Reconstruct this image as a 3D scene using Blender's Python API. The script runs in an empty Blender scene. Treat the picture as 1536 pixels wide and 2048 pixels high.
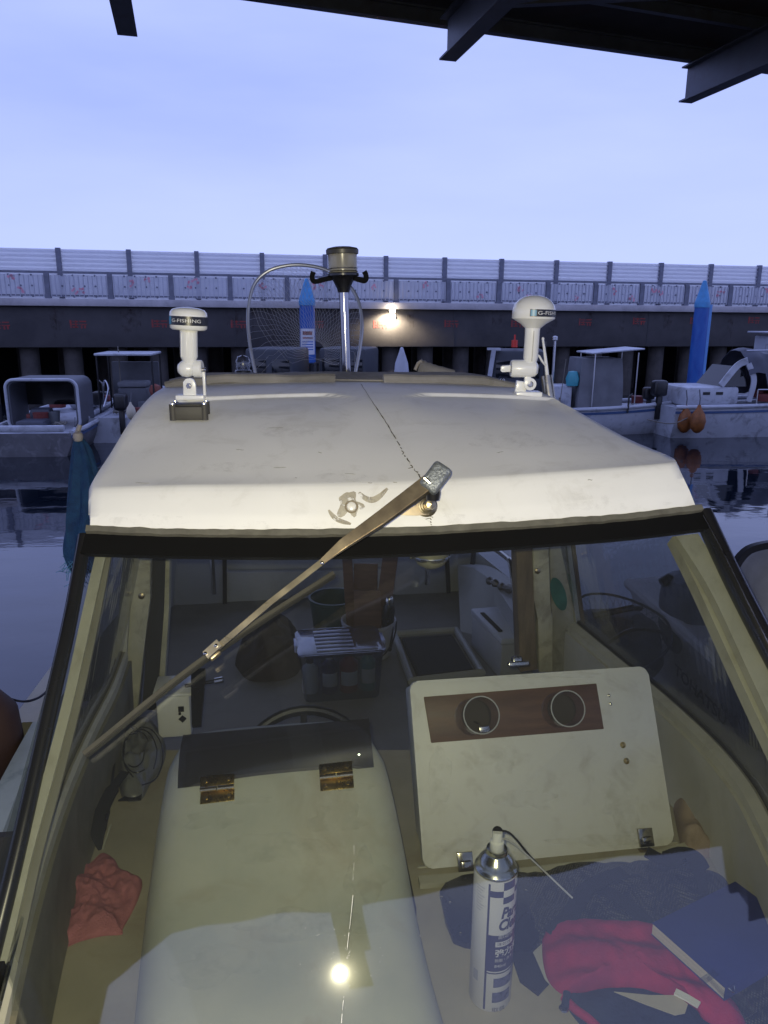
import bpy, bmesh, math, random
from mathutils import Vector, Matrix, noise
random.seed(7)
scene = bpy.context.scene
col = scene.collection

# ------------------------------------------------------------------ camera
CAMZ = 2.4
PITCH = math.radians(14.3)
ROLL = math.radians(0.35)
F = 1500.0
CAM = Vector((0, 0, CAMZ))
cam_d = bpy.data.cameras.new('camera')
cam = bpy.data.objects.new('camera', cam_d)
col.objects.link(cam)
CM = Matrix.Translation(CAM) @ Matrix.Rotation(math.pi / 2 - PITCH, 4, 'X') @ Matrix.Rotation(ROLL, 4, 'Z')
cam.matrix_world = CM
cam_d.sensor_fit = 'VERTICAL'
cam_d.sensor_height = 24
cam_d.lens = 24 * F / 2048
cam_d.clip_start = 0.02
cam_d.clip_end = 3000
scene.camera = cam

# ------------------------------------------------------------------ world: dusk sky under thin even cloud
w = bpy.data.worlds.new('World')
scene.world = w
w.use_nodes = True
nt = w.node_tree
nt.nodes.clear()
N = nt.nodes.new
out = N('ShaderNodeOutputWorld'); bg = N('ShaderNodeBackground')
sky = N('ShaderNodeTexSky'); sky.sky_type = 'NISHITA'; sky.sun_disc = False
sky.sun_elevation = math.radians(1.0); sky.sun_rotation = math.radians(200)
tc = N('ShaderNodeTexCoord'); mp = N('ShaderNodeMapping'); mp.inputs['Scale'].default_value = (1.0, 1.6, 4.5)
mp.inputs['Rotation'].default_value = (0.12, 0.1, 0.3)
nz = N('ShaderNodeTexNoise'); nz.inputs['Scale'].default_value = 1.5; nz.inputs['Detail'].default_value = 5; nz.inputs['Roughness'].default_value = .5
cr = N('ShaderNodeValToRGB')
cr.color_ramp.elements[0].position = .3; cr.color_ramp.elements[0].color = (4.15, 5.3, 12.0, 1)
cr.color_ramp.elements[1].position = .72; cr.color_ramp.elements[1].color = (5.95, 7.05, 13.0, 1)
mx = N('ShaderNodeMix'); mx.data_type = 'RGBA'; mx.inputs[0].default_value = .92
nt.links.new(tc.outputs['Generated'], mp.inputs['Vector']); nt.links.new(mp.outputs[0], nz.inputs['Vector'])
nt.links.new(nz.outputs[0], cr.inputs[0]); nt.links.new(sky.outputs[0], mx.inputs[6]); nt.links.new(cr.outputs[0], mx.inputs[7])
sx = N('ShaderNodeSeparateXYZ'); hr = N('ShaderNodeMapRange'); hr.inputs[1].default_value = 0.0; hr.inputs[2].default_value = .30; hr.inputs[3].default_value = .75; hr.inputs[4].default_value = 0.0
hr.interpolation_type = 'SMOOTHSTEP'; mh = N('ShaderNodeMix'); mh.data_type = 'RGBA'; mh.inputs[7].default_value = (6.4, 7.5, 13.0, 1)
nt.links.new(tc.outputs['Generated'], sx.inputs[0]); nt.links.new(sx.outputs[2], hr.inputs[0]); nt.links.new(hr.outputs[0], mh.inputs[0]); nt.links.new(mx.outputs[2], mh.inputs[6])
nt.links.new(mh.outputs[2], bg.inputs[0]); nt.links.new(bg.outputs[0], out.inputs[0])
bg.inputs[1].default_value = 0.1

# the sun is down: only a trace of broad directional dusk light is left
sd = bpy.data.lights.new('sun', 'SUN'); sd.energy = 0.06; sd.angle = math.radians(30); sd.color = (.8, .85, 1)
so = bpy.data.objects.new('sun', sd); col.objects.link(so)
so.rotation_euler = (math.radians(55), 0, math.radians(-25))

# the lit lamp of the photographer's phone, 2 cm beside the lens; its reflection shows in the windscreen
fd = bpy.data.lights.new('phone_lamp', 'POINT'); fd.energy = FLASH_W = 79.0; fd.shadow_soft_size = 0.006; fd.color = (1.0, .91, .60)
fo = bpy.data.objects.new('phone_lamp', fd); col.objects.link(fo)
fo.location = CM @ Vector((-0.012, 0.012, 0.0))

scene.view_settings.view_transform = 'Standard'
scene.view_settings.look = 'None'
scene.view_settings.gamma = 1
scene.view_settings.use_curve_mapping = False
scene.view_settings.exposure = 0
scene.cycles.max_bounces = 14
scene.cycles.transparent_max_bounces = 24
scene.cycles.glossy_bounces = 6
scene.cycles.caustics_reflective = False
scene.cycles.caustics_refractive = False
scene.cycles.sample_clamp_indirect = 4

# ------------------------------------------------------------------ measuring helpers
R3 = CM.to_3x3()
def ray(px, py):
    return R3 @ Vector(((px - 768) / F, -(py - 1024) / F, -1))
def P(px, py, d):
    return CAM + ray(px, py) * d
def hit(px, py, pt, n):
    r = ray(px, py)
    return CAM + r * ((pt - CAM).dot(n) / r.dot(n))
def hitz(px, py, z):                       # z above the water
    return hit(px, py, Vector((0, 0, z)), Vector((0, 0, 1)))
YAW = math.radians(8.5)
BR = Vector((math.cos(YAW), math.sin(YAW), 0))
BA = Vector((-math.sin(YAW), math.cos(YAW), 0))
BM = Matrix.Translation(CAM) @ Matrix.Rotation(YAW, 4, 'Z')     # boat frame: x starboard-in-picture, y aft, z relative to the lens
BMI = BM.inverted()
def B(x, y, z):
    return BM @ Vector((x, y, z))
def hitby(px, py, by):
    return hit(px, py, B(0, by, 0), BA)
GN = -ray(690, 1960).normalized()          # windscreen normal
GD = 1.2
def G(px, py, off=0.0):                    # point on (or off, towards the bow) the windscreen plane
    return hit(px, py, CAM - GN * (GD - off), GN)

# ------------------------------------------------------------------ materials
MATS = {}
def M(name, c, rough=.5, metal=0.0, var=.12, scale=5.0, bump=.0, bscale=60.0, c2=None, stain=None, stain_scale=3.0,
      stain_amt=.35, spec=.5, coat=0.0, emit=None, estr=0.0, stretch=(1, 1, 1), rvar=.1, alpha=None, coords='Object'):
    if name in MATS: return MATS[name]
    m = bpy.data.materials.new(name); m.use_nodes = True
    t = m.node_tree; b = t.nodes['Principled BSDF']
    b.inputs['Roughness'].default_value = rough; b.inputs['Metallic'].default_value = metal
    b.inputs['Specular IOR Level'].default_value = spec; b.inputs['Coat Weight'].default_value = coat
    b.inputs['Coat Roughness'].default_value = .12
    tc = t.nodes.new('ShaderNodeTexCoord'); mp = t.nodes.new('ShaderNodeMapping'); mp.inputs['Scale'].default_value = stretch
    t.links.new(tc.outputs[coords], mp.inputs[0])
    n1 = t.nodes.new('ShaderNodeTexNoise'); n1.inputs['Scale'].default_value = scale; n1.inputs['Detail'].default_value = 6; n1.inputs['Roughness'].default_value = .6
    t.links.new(mp.outputs[0], n1.inputs['Vector'])
    r = t.nodes.new('ShaderNodeValToRGB'); r.color_ramp.elements[0].position = .3; r.color_ramp.elements[1].position = .7
    d = c2 if c2 else tuple(max(0, x * (1 - var)) for x in c)
    r.color_ramp.elements[0].color = (*d, 1); r.color_ramp.elements[1].color = (*tuple(min(1, x * (1 + var * .5)) for x in c), 1)
    t.links.new(n1.outputs[0], r.inputs[0])
    last = r.outputs[0]
    if stain:
        n2 = t.nodes.new('ShaderNodeTexNoise'); n2.inputs['Scale'].default_value = stain_scale; n2.inputs['Detail'].default_value = 9; n2.inputs['Roughness'].default_value = .68
        n2.inputs['Distortion'].default_value = .6
        t.links.new(tc.outputs[coords], n2.inputs['Vector'])
        r2 = t.nodes.new('ShaderNodeValToRGB'); r2.color_ramp.elements[0].position = .52; r2.color_ramp.elements[1].position = .72
        r2.color_ramp.elements[0].color = (0, 0, 0, 1); r2.color_ramp.elements[1].color = (stain_amt,) * 3 + (1,)
        t.links.new(n2.outputs[0], r2.inputs[0])
        mm = t.nodes.new('ShaderNodeMix'); mm.data_type = 'RGBA'; mm.inputs[7].default_value = (*stain, 1)
        t.links.new(r2.outputs[0], mm.inputs[0]); t.links.new(last, mm.inputs[6]); last = mm.outputs[2]
    t.links.new(last, b.inputs['Base Color'])
    mr = t.nodes.new('ShaderNodeMapRange'); mr.inputs[3].default_value = max(0, rough - rvar); mr.inputs[4].default_value = min(1, rough + rvar)
    t.links.new(n1.outputs[0], mr.inputs[0]); t.links.new(mr.outputs[0], b.inputs['Roughness'])
    if bump:
        n3 = t.nodes.new('ShaderNodeTexNoise'); n3.inputs['Scale'].default_value = bscale; n3.inputs['Detail'].default_value = 4
        t.links.new(tc.outputs[coords], n3.inputs['Vector'])
        bp = t.nodes.new('ShaderNodeBump'); bp.inputs['Strength'].default_value = bump; bp.inputs['Distance'].default_value = .004
        t.links.new(n3.outputs[0], bp.inputs['Height']); t.links.new(bp.outputs[0], b.inputs['Normal'])
    if emit:
        b.inputs['Emission Color'].default_value = (*emit, 1); b.inputs['Emission Strength'].default_value = estr
    MATS[name] = m
    return m

def glass_mat(name, tint, base=.045, haze=0.0, haze_rough=.12, dust=0.0, milky=0.0, milk=(.25, .25, .28), wavy=0.0, grough=0.0):
    """pane: tinted see-through with a facing-dependent mirror coat, a faint greasy haze lobe and dust"""
    if name in MATS: return MATS[name]
    m = bpy.data.materials.new(name); m.use_nodes = True
    t = m.node_tree; t.nodes.clear(); A = t.nodes.new; L = t.links.new
    o = A('ShaderNodeOutputMaterial'); tr = A('ShaderNodeBsdfTransparent'); tr.inputs[0].default_value = (*tint, 1)
    g = A('ShaderNodeBsdfGlossy'); g.inputs['Roughness'].default_value = grough
    if wavy:
        tw = A('ShaderNodeTexCoord'); nw = A('ShaderNodeTexNoise'); nw.inputs['Scale'].default_value = 3.2; nw.inputs['Detail'].default_value = 2
        bw = A('ShaderNodeBump'); bw.inputs['Strength'].default_value = 1; bw.inputs['Distance'].default_value = wavy
        L(tw.outputs['Object'], nw.inputs['Vector']); L(nw.outputs[0], bw.inputs['Height']); L(bw.outputs[0], g.inputs['Normal'])
    lw = A('ShaderNodeLayerWeight'); lw.inputs[0].default_value = .5
    pw = A('ShaderNodeMath'); pw.operation = 'POWER'; pw.inputs[1].default_value = 4.0
    L(lw.outputs['Facing'], pw.inputs[0])
    ma = A('ShaderNodeMath'); ma.operation = 'MULTIPLY_ADD'; ma.inputs[1].default_value = .85; ma.inputs[2].default_value = base
    L(pw.outputs[0], ma.inputs[0])
    mix = A('ShaderNodeMixShader'); L(ma.outputs[0], mix.inputs[0]); L(tr.outputs[0], mix.inputs[1]); L(g.outputs[0], mix.inputs[2])
    last = mix.outputs[0]
    if haze:
        g2 = A('ShaderNodeBsdfGlossy'); g2.inputs['Roughness'].default_value = haze_rough
        tc = A('ShaderNodeTexCoord'); nz = A('ShaderNodeTexNoise'); nz.inputs['Scale'].default_value = 5; nz.inputs['Detail'].default_value = 8
        L(tc.outputs['Object'], nz.inputs['Vector'])
        mr = A('ShaderNodeMapRange'); mr.inputs[1].default_value = .35; mr.inputs[2].default_value = .75; mr.inputs[3].default_value = haze * .4; mr.inputs[4].default_value = haze * 1.6
        L(nz.outputs[0], mr.inputs[0])
        m2 = A('ShaderNodeMixShader'); L(mr.outputs[0], m2.inputs[0]); L(last, m2.inputs[1]); L(g2.outputs[0], m2.inputs[2]); last = m2.outputs[0]
        if dust:
            v = A('ShaderNodeTexNoise'); v.inputs['Scale'].default_value = 420; v.inputs['Detail'].default_value = 2
            L(tc.outputs['Object'], v.inputs['Vector'])
            r = A('ShaderNodeMapRange'); r.inputs[1].default_value = .7; r.inputs[2].default_value = .78; r.inputs[3].default_value = dust * .15; r.inputs[4].default_value = dust
            L(v.outputs[0], r.inputs[0])
            df = A('ShaderNodeBsdfDiffuse'); df.inputs[0].default_value = (.6, .6, .6, 1)
            m3 = A('ShaderNodeMixShader'); L(r.outputs[0], m3.inputs[0]); L(last, m3.inputs[1]); L(df.outputs[0], m3.inputs[2]); last = m3.outputs[0]
    if milky:
        d4 = A('ShaderNodeBsdfDiffuse'); d4.inputs[0].default_value = (*milk, 1); m4 = A('ShaderNodeMixShader'); m4.inputs[0].default_value = milky
        L(last, m4.inputs[1]); L(d4.outputs[0], m4.inputs[2]); last = m4.outputs[0]
    L(last, o.inputs[0])
    MATS[name] = m
    return m

gel = M('gelcoat', (.75, .75, .735), rough=.55, var=.07, scale=3, bump=.03, bscale=14, stain=(.34, .32, .26), stain_scale=11, stain_amt=.26, spec=.35)
cream = M('cream_gelcoat', (.52, .51, .44), rough=.5, var=.10, scale=4, bump=.06, bscale=30, stain=(.28, .24, .15), stain_scale=5, stain_amt=.38)
cream_trim = M('cream_trim', (.50, .485, .39), rough=.55, var=.12, scale=12, stain=(.2, .17, .1), stain_scale=20, stain_amt=.35)
shelfm = M('stained_shelf', (.42, .39, .29), rough=.65, var=.2, scale=5, bump=.1, bscale=60, stain=(.24, .17, .09), stain_scale=4, stain_amt=.6)
grub = M('weathered_rubber', (.13, .125, .10), rough=.8, var=.35, scale=25, bump=.3, bscale=120)
blackm = M('black_seal', (.004, .004, .004), rough=.7, var=.2, spec=.15)
blackgloss = M('black_plastic', (.012, .012, .014), rough=.28, var=.2)
darkin = M('dark_lining', (.035, .035, .035), rough=.8, var=.3)
whitep = M('white_plastic', (.82, .82, .79), rough=.3, var=.05, coat=.2)
whitep2 = M('glossy_white_plastic', (.80, .80, .78), rough=.22, var=.04, coat=.3)
steel = M('stainless_steel', (.55, .53, .48), rough=.22, metal=1, var=.25, scale=30)
bronze = M('tarnished_metal', (.46, .38, .24), rough=.38, metal=1, var=.3, scale=14, c2=(.25, .2, .14))
brass = M('brass', (.62, .45, .16), rough=.28, metal=1, var=.35, scale=50)
wood = M('brown_wood', (.135, .072, .045), rough=.5, var=.35, scale=8, stretch=(1, 8, 8), bump=.15, bscale=50)
woodold = M('weathered_wood', (.20, .15, .09), rough=.75, var=.45, scale=6, stretch=(6, 6, 1), bump=.3, bscale=60)
glass = glass_mat('windscreen_glass', (.80, .815, .79), base=.062, haze=.0006, haze_rough=.14, dust=.012, wavy=.0016, grough=.022, milky=.008, milk=(.5, .55, .7))  # milky: bluish haze painted into the pane to lift the dark interior
sglass = glass_mat('side_window_glass', (.84, .86, .90), base=.05, haze=.004)
clearp = glass_mat('clear_acrylic', (.93, .94, .96), base=.05, haze=.05, haze_rough=.25)
smoke = glass_mat('smoked_acrylic', (.34, .33, .37), base=.03, haze=.012, haze_rough=.35, dust=.02, milky=.055)

# ------------------------------------------------------------------ mesh helpers
def xf(bm, vs, m):
    for v in vs: v.co = m @ v.co
def T(x, y=None, z=None):
    return Matrix.Translation(Vector(x) if y is None else Vector((x, y, z)))
def RX(a): return Matrix.Rotation(math.radians(a), 4, 'X')
def RY(a): return Matrix.Rotation(math.radians(a), 4, 'Y')
def RZ(a): return Matrix.Rotation(math.radians(a), 4, 'Z')
def frame(o, x, y):                        # matrix with origin o, x axis x, y near y
    x = Vector(x).normalized(); z = x.cross(Vector(y)).normalized(); y = z.cross(x)
    m = Matrix((x, y, z)).transposed().to_4x4(); m.translation = o
    return m
class MB:
    def __init__(s): s.bm = bmesh.new()
    def raw(s, vs, fs, m=None):
        b = [s.bm.verts.new((m @ Vector(v)) if m else v) for v in vs]
        for f in fs:
            try: s.bm.faces.new([b[i] for i in f])
            except ValueError: pass
        return s
    def box(s, sx, sy, sz, m=None, bev=0, seg=2, c=(0, 0, 0)):
        t = bmesh.new(); bmesh.ops.create_cube(t, size=1)
        for v in t.verts: v.co = Vector((v.co.x * sx + c[0], v.co.y * sy + c[1], v.co.z * sz + c[2]))
        if bev: bmesh.ops.bevel(t, geom=t.edges[:], offset=bev, segments=seg, profile=.5, affect='EDGES')
        s._merge(t, m); return s
    def _merge(s, t, m=None):
        mp = {}
        for v in t.verts: mp[v] = s.bm.verts.new((m @ v.co) if m else v.co)
        for f in t.faces:
            try: s.bm.faces.new([mp[v] for v in f.verts])
            except ValueError: pass
        t.free()
    def cyl(s, r, h, m=None, n=20, r2=None, c=(0, 0, 0), cap=True):   # from z=0 to h
        r2 = r if r2 is None else r2
        vs = []; fs = []
        for k in range(n):
            a = 2 * math.pi * k / n; vs.append((c[0] + r * math.cos(a), c[1] + r * math.sin(a), c[2]))
        for k in range(n):
            a = 2 * math.pi * k / n; vs.append((c[0] + r2 * math.cos(a), c[1] + r2 * math.sin(a), c[2] + h))
        for k in range(n): fs.append((k, (k + 1) % n, n + (k + 1) % n, n + k))
        if cap: fs.append(tuple(range(n))[::-1]); fs.append(tuple(range(n, 2 * n)))
        return s.raw(vs, fs, m)
    def lathe(s, prof, m=None, n=32):
        vs = []; fs = []
        for (r, z) in prof:
            for k in range(n):
                a = 2 * math.pi * k / n; vs.append((r * math.cos(a), r * math.sin(a), z))
        for i in range(len(prof) - 1):
            for k in range(n):
                a = i * n + k; b = i * n + (k + 1) % n
                fs.append((a, b, b + n, a + n))
        if prof[0][0] > 1e-5: fs.append(tuple(range(n))[::-1])
        if prof[-1][0] > 1e-5: fs.append(tuple(range((len(prof) - 1) * n, len(prof) * n)))
        return s.raw(vs, fs, m)
    def tube(s, pts, r, n=8, m=None, cap=True):
        pts = [Vector(p) for p in pts]
        rs = r if isinstance(r, (list, tuple)) else [r] * len(pts)
        vs = []; fs = []; up = None
        for i, p in enumerate(pts):
            d = (pts[min(i + 1, len(pts) - 1)] - pts[max(i - 1, 0)])
            if d.length < 1e-9: d = Vector((0, 0, 1))
            d.normalize()
            if up is None:
                up = Vector((0, 0, 1)) if abs(d.z) < .9 else Vector((1, 0, 0))
            a = d.cross(up).normalized(); up = a.cross(d).normalized()
            for k in range(n):
                t = 2 * math.pi * k / n
                vs.append(p + (a * math.cos(t) + up * math.sin(t)) * rs[i])
        for i in range(len(pts) - 1):
            for k in range(n):
                a = i * n + k; b = i * n + (k + 1) % n
                fs.append((a, b, b + n, a + n))
        if cap: fs.append(tuple(range(n))[::-1]); fs.append(tuple(range((len(pts) - 1) * n, len(pts) * n)))
        return s.raw(vs, fs, m)
    def strip(s, pts, wdt, thk, nrm, m=None):      # rectangular bar along pts; nrm = direction of thickness
        pts = [Vector(p) for p in pts]; vs = []; fs = []
        ws = wdt if isinstance(wdt, (list, tuple)) else [wdt] * len(pts)
        ts = thk if isinstance(thk, (list, tuple)) else [thk] * len(pts)
        nrm = Vector(nrm)
        for i, p in enumerate(pts):
            d = (pts[min(i + 1, len(pts) - 1)] - pts[max(i - 1, 0)]).normalized()
            a = d.cross(nrm).normalized(); u = a.cross(d).normalized()
            if u.dot(nrm) < 0: u = -u
            W = ws[i] / 2; H = ts[i]
            vs += [p - a * W, p + a * W, p + a * W + u * H, p - a * W + u * H]
        for i in range(len(pts) - 1):
            for k in range(4):
                a = i * 4 + k; b = i * 4 + (k + 1) % 4
                fs.append((a, b, b + 4, a + 4))
        fs.append((3, 2, 1, 0)); q = (len(pts) - 1) * 4; fs.append((q, q + 1, q + 2, q + 3))
        return s.raw(vs, fs, m)
    def prism(s, poly, h, m=None, bev=0):          # poly in xy, z 0..h
        t = bmesh.new(); n = len(poly)
        b = [t.verts.new((x, y, 0)) for x, y in poly] + [t.verts.new((x, y, h)) for x, y in poly]
        t.faces.new(b[:n][::-1]); t.faces.new(b[n:])
        for k in range(n): t.faces.new((b[k], b[(k + 1) % n], b[n + (k + 1) % n], b[n + k]))
        if bev: bmesh.ops.bevel(t, geom=t.edges[:], offset=bev, segments=2, profile=.5, affect='EDGES')
        s._merge(t, m); return s
    def grid(s, rows, m=None, close=False):
        nr = len(rows); nc = len(rows[0]); vs = [p for r in rows for p in r]; fs = []
        for i in range(nr - 1):
            for j in range(nc - 1 + (1 if close else 0)):
                a = i * nc + j; b = i * nc + (j + 1) % nc
                fs.append((a, b, b + nc, a + nc))
        return s.raw(vs, fs, m)
    def solid(s, th):
        bmesh.ops.recalc_face_normals(s.bm, faces=s.bm.faces[:])
        bmesh.ops.solidify(s.bm, geom=s.bm.faces[:], thickness=th)
        return s

LOCAL = {}
def obj(name, mb, mat, parent=None, world=False, smooth=True, label=None, loc=None, kind=None, angle=35):
    """link the collected mesh as one object; world=True means its points are world points"""
    me = bpy.data.meshes.new(name)
    bm = mb.bm if isinstance(mb, MB) else mb
    bmesh.ops.recalc_face_normals(bm, faces=bm.faces[:])
    if world and parent is not None:
        inv = LOCAL[parent.name].inverted()
        for v in bm.verts: v.co = inv @ v.co
    bm.to_mesh(me); bm.free()
    if isinstance(mat, (list, tuple)):
        for x in mat: me.materials.append(x)
    else: me.materials.append(mat)
    o = bpy.data.objects.new(name, me); col.objects.link(o)
    if smooth:
        me.polygons.foreach_set('use_smooth', [True] * len(me.polygons))
        try: me.set_sharp_from_angle(angle=math.radians(angle))
        except Exception: pass
    if parent is not None:
        o.parent = parent; LOCAL[o.name] = LOCAL[parent.name].copy()
    else: LOCAL[o.name] = Matrix.Identity(4)
    if loc is not None: o.location = loc
    if label: o['label'] = label
    if kind: o['kind'] = kind
    return o
def tag(o, label, cat, group=None):
    o['label'] = label; o['category'] = cat
    if group: o['group'] = group
    return o
def thing(name, label, cat, m=None, group=None):
    o = bpy.data.objects.new(name, None); o.empty_display_size = .1; col.objects.link(o)
    m = m if m is not None else Matrix.Identity(4)
    if isinstance(m, Vector): m = Matrix.Translation(m)
    o.matrix_world = m; LOCAL[o.name] = m.copy()
    return tag(o, label, cat, group)
def struct(name, mb, mat, **k):
    o = obj(name, mb, mat, **k); o['kind'] = 'structure'; return o
def dup(root, m, label=None, group=None):
    r = root.copy(); col.objects.link(r); r.matrix_world = m; LOCAL[r.name] = m.copy()
    if label: r['label'] = label
    if group: r['group'] = group
    for ch in list(root.children):
        c = ch.copy(); col.objects.link(c); c.parent = r
        for g in list(ch.children):
            d = g.copy(); col.objects.link(d); d.parent = c
    return r
def text_bm(s, size, extrude=0.0, align='CENTER', shear=0.0, bold=0.0):
    cu = bpy.data.curves.new('t', 'FONT'); cu.body = s; cu.size = size; cu.extrude = extrude; cu.align_x = align; cu.align_y = 'CENTER'
    cu.shear = shear; cu.offset = bold; cu.resolution_u = 3
    o = bpy.data.objects.new('t', cu); col.objects.link(o)
    dg = bpy.context.evaluated_depsgraph_get(); dg.update()
    me = bpy.data.meshes.new_from_object(o.evaluated_get(dg))
    b = bmesh.new(); b.from_mesh(me)
    bpy.data.objects.remove(o); bpy.data.curves.remove(cu); bpy.data.meshes.remove(me)
    return b
def bend_bm(b, rad, zc=0.0, a0=0.0, cuts=0):
    """wrap a flat xy sheet (x right, y up) on a cylinder of radius rad about z, facing -y"""
    if cuts:
        for k in range(cuts):
            pass
    for v in b.verts:
        a = v.co.x / rad + a0; r = rad + v.co.z
        v.co = Vector((r * math.sin(a), -r * math.cos(a), v.co.y + zc))
    return b
def rect_bm(x0, x1, y0, y1, z=0.0, nx=12):
    b = bmesh.new(); rows = []
    for y in (y0, y1): rows.append([b.verts.new((x0 + (x1 - x0) * k / nx, y, z)) for k in range(nx + 1)])
    for k in range(nx): b.faces.new((rows[0][k], rows[0][k + 1], rows[1][k + 1], rows[1][k]))
    return b
def lerp(a, b, t): return a + (b - a) * t
def bez(pts, n=16):                         # Catmull-Rom through the points
    pts = [Vector(p) for p in pts]; o = []
    for i in range(len(pts) - 1):
        p0 = pts[max(i - 1, 0)]; p1 = pts[i]; p2 = pts[i + 1]; p3 = pts[min(i + 2, len(pts) - 1)]
        for k in range(n):
            t = k / n
            o.append(.5 * ((2 * p1) + (p2 - p0) * t + (2 * p0 - 5 * p1 + 4 * p2 - p3) * t * t + (3 * p1 - p0 - 3 * p2 + p3) * t ** 3))
    o.append(pts[-1]); return o
def rr(w, h, r, n=5):                       # rounded rectangle outline centred on the origin
    o = []
    for cx, cy, a0 in ((w / 2 - r, h / 2 - r, 0), (-w / 2 + r, h / 2 - r, 90), (-w / 2 + r, -h / 2 + r, 180), (w / 2 - r, -h / 2 + r, 270)):
        for k in range(n + 1):
            a = math.radians(a0 + 90 * k / n); o.append((cx + r * math.cos(a), cy + r * math.sin(a)))
    return o

# ================================================================== WATER
m = bpy.data.materials.new('harbour_water'); m.use_nodes = True
t = m.node_tree; b = t.nodes['Principled BSDF']
b.inputs['Base Color'].default_value = (.004, .007, .012, 1); b.inputs['Roughness'].default_value = .035
b.inputs['IOR'].default_value = 1.62
tcn = t.nodes.new('ShaderNodeTexCoord')
def wv(scale, st, det, dist, sx=1.0, sy=1.0, rot=0.0):
    mp = t.nodes.new('ShaderNodeMapping'); mp.inputs['Scale'].default_value = (sx, sy, 1); mp.inputs['Rotation'].default_value = (0, 0, rot)
    t.links.new(tcn.outputs['Object'], mp.inputs[0])
    n = t.nodes.new('ShaderNodeTexNoise'); n.inputs['Scale'].default_value = scale; n.inputs['Detail'].default_value = det
    t.links.new(mp.outputs[0], n.inputs['Vector'])
    bp = t.nodes.new('ShaderNodeBump'); bp.inputs['Strength'].default_value = st; bp.inputs['Distance'].default_value = dist
    t.links.new(n.outputs[0], bp.inputs['Height']); return bp
b1 = wv(.55, .22, 2, .05, .7, 1.3, .3); b2 = wv(2.6, .2, 3, .012, .6, 1.2, -.2); b3 = wv(11, .1, 2, .003)
t.links.new(b1.outputs[0], b2.inputs['Normal']); t.links.new(b2.outputs[0], b3.inputs['Normal']); t.links.new(b3.outputs[0], b.inputs['Normal'])
mb = MB(); mb.raw([(-1200, -600, 0), (1200, -600, 0), (1200, 1500, 0), (-1200, 1500, 0)], [(0, 1, 2, 3)])
struct('water', mb, m)

# ================================================================== ELEVATED ROAD / QUAY WALL behind
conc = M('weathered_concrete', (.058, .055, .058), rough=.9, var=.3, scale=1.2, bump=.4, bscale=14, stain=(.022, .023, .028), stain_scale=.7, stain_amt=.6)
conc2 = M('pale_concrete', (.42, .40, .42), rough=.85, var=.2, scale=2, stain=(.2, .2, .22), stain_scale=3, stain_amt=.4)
pilem = M('pile_concrete', (.075, .068, .065), rough=.9, var=.35, scale=2.5, stain=(.03, .03, .03), stain_scale=2, stain_amt=.7)
galv = M('grey_steel', (.16, .17, .22), rough=.55, metal=.3, var=.25, scale=6)
barr = M('sound_panel', (.62, .62, .66), rough=.5, var=.10, scale=2)
def translucent(m, amt, tr):
    t = m.node_tree; b = t.nodes['Principled BSDF']; o = [n for n in t.nodes if n.type == 'OUTPUT_MATERIAL'][0]
    tl = t.nodes.new('ShaderNodeBsdfTranslucent'); tl.inputs[0].default_value = (.8, .82, .88, 1)
    a = t.nodes.new('ShaderNodeMixShader'); a.inputs[0].default_value = amt
    t.links.new(b.outputs[0], a.inputs[1]); t.links.new(tl.outputs[0], a.inputs[2])
    c = t.nodes.new('ShaderNodeMixShader'); c.inputs[0].default_value = tr; tp = t.nodes.new('ShaderNodeBsdfTransparent')
    t.links.new(a.outputs[0], c.inputs[1]); t.links.new(tp.outputs[0], c.inputs[2]); t.links.new(c.outputs[0], o.inputs[0])
translucent(barr, .5, .48)
barr2 = M('sound_panel_groove', (.30, .31, .40), rough=.6, var=.1)
white_cl = M('white_sheet_panel', (.80, .80, .82), rough=.55, var=.14, scale=3, stain=(.35, .38, .48), stain_scale=1.2, stain_amt=.5)
translucent(white_cl, .55, .42)
redm = M('red_paint_mark', (.26, .03, .025), rough=.8, var=.5, scale=8, c2=(.10, .05, .05))
redpale = M('faded_red_mark', (.55, .18, .24), rough=.8, var=.3, scale=20, c2=(.55, .35, .42))
WA = math.radians(12.7)
WD = Vector((math.cos(WA), math.sin(WA), 0)); WN = Vector((math.sin(WA), -math.cos(WA), 0))
W0 = P(108, 545, 21.5 / (R3 @ Vector(((108-768)/F, -(545-1024)/F, -1))).y)
W0.z = 0
WM = Matrix.Translation(W0) @ Matrix.Rotation(WA, 4, 'Z')     # x along wall, y beyond it, z up
def wz(px, py): return hit(px, py, W0, WN).z
def wx(px, py): return (WM.inverted() @ hit(px, py, W0, WN)).x
Z_TOP = wz(108, 492); Z_MID = wz(108, 546); Z_LEDT = wz(108, 597); Z_LED = wz(108, 612); Z_BOT = wz(108, 695)
X0, X1 = -26, 62
wall = thing('road_viaduct', 'long dark grey concrete viaduct wall across the harbour with red marks and a lit lamp', 'viaduct', WM)
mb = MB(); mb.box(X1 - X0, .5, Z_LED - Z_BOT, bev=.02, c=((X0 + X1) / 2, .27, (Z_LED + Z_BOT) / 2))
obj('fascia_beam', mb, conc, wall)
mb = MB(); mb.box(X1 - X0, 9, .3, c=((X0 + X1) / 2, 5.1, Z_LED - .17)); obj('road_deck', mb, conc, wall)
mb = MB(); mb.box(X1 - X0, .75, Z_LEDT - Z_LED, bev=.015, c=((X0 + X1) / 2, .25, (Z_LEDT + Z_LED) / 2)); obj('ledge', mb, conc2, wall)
x = X0 + 4
pm = None
while x < X1:                                  # vertical pour joints
    mb = MB(); mb.box(.03, .012, Z_LED - Z_BOT - .03, c=(0, 0, 0))
    o = obj('pour_joint', mb, M('joint_fill', (.05, .05, .055), rough=.9), wall); o.location = (x, .012, (Z_LED + Z_BOT) / 2)
    x += 6.7
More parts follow.
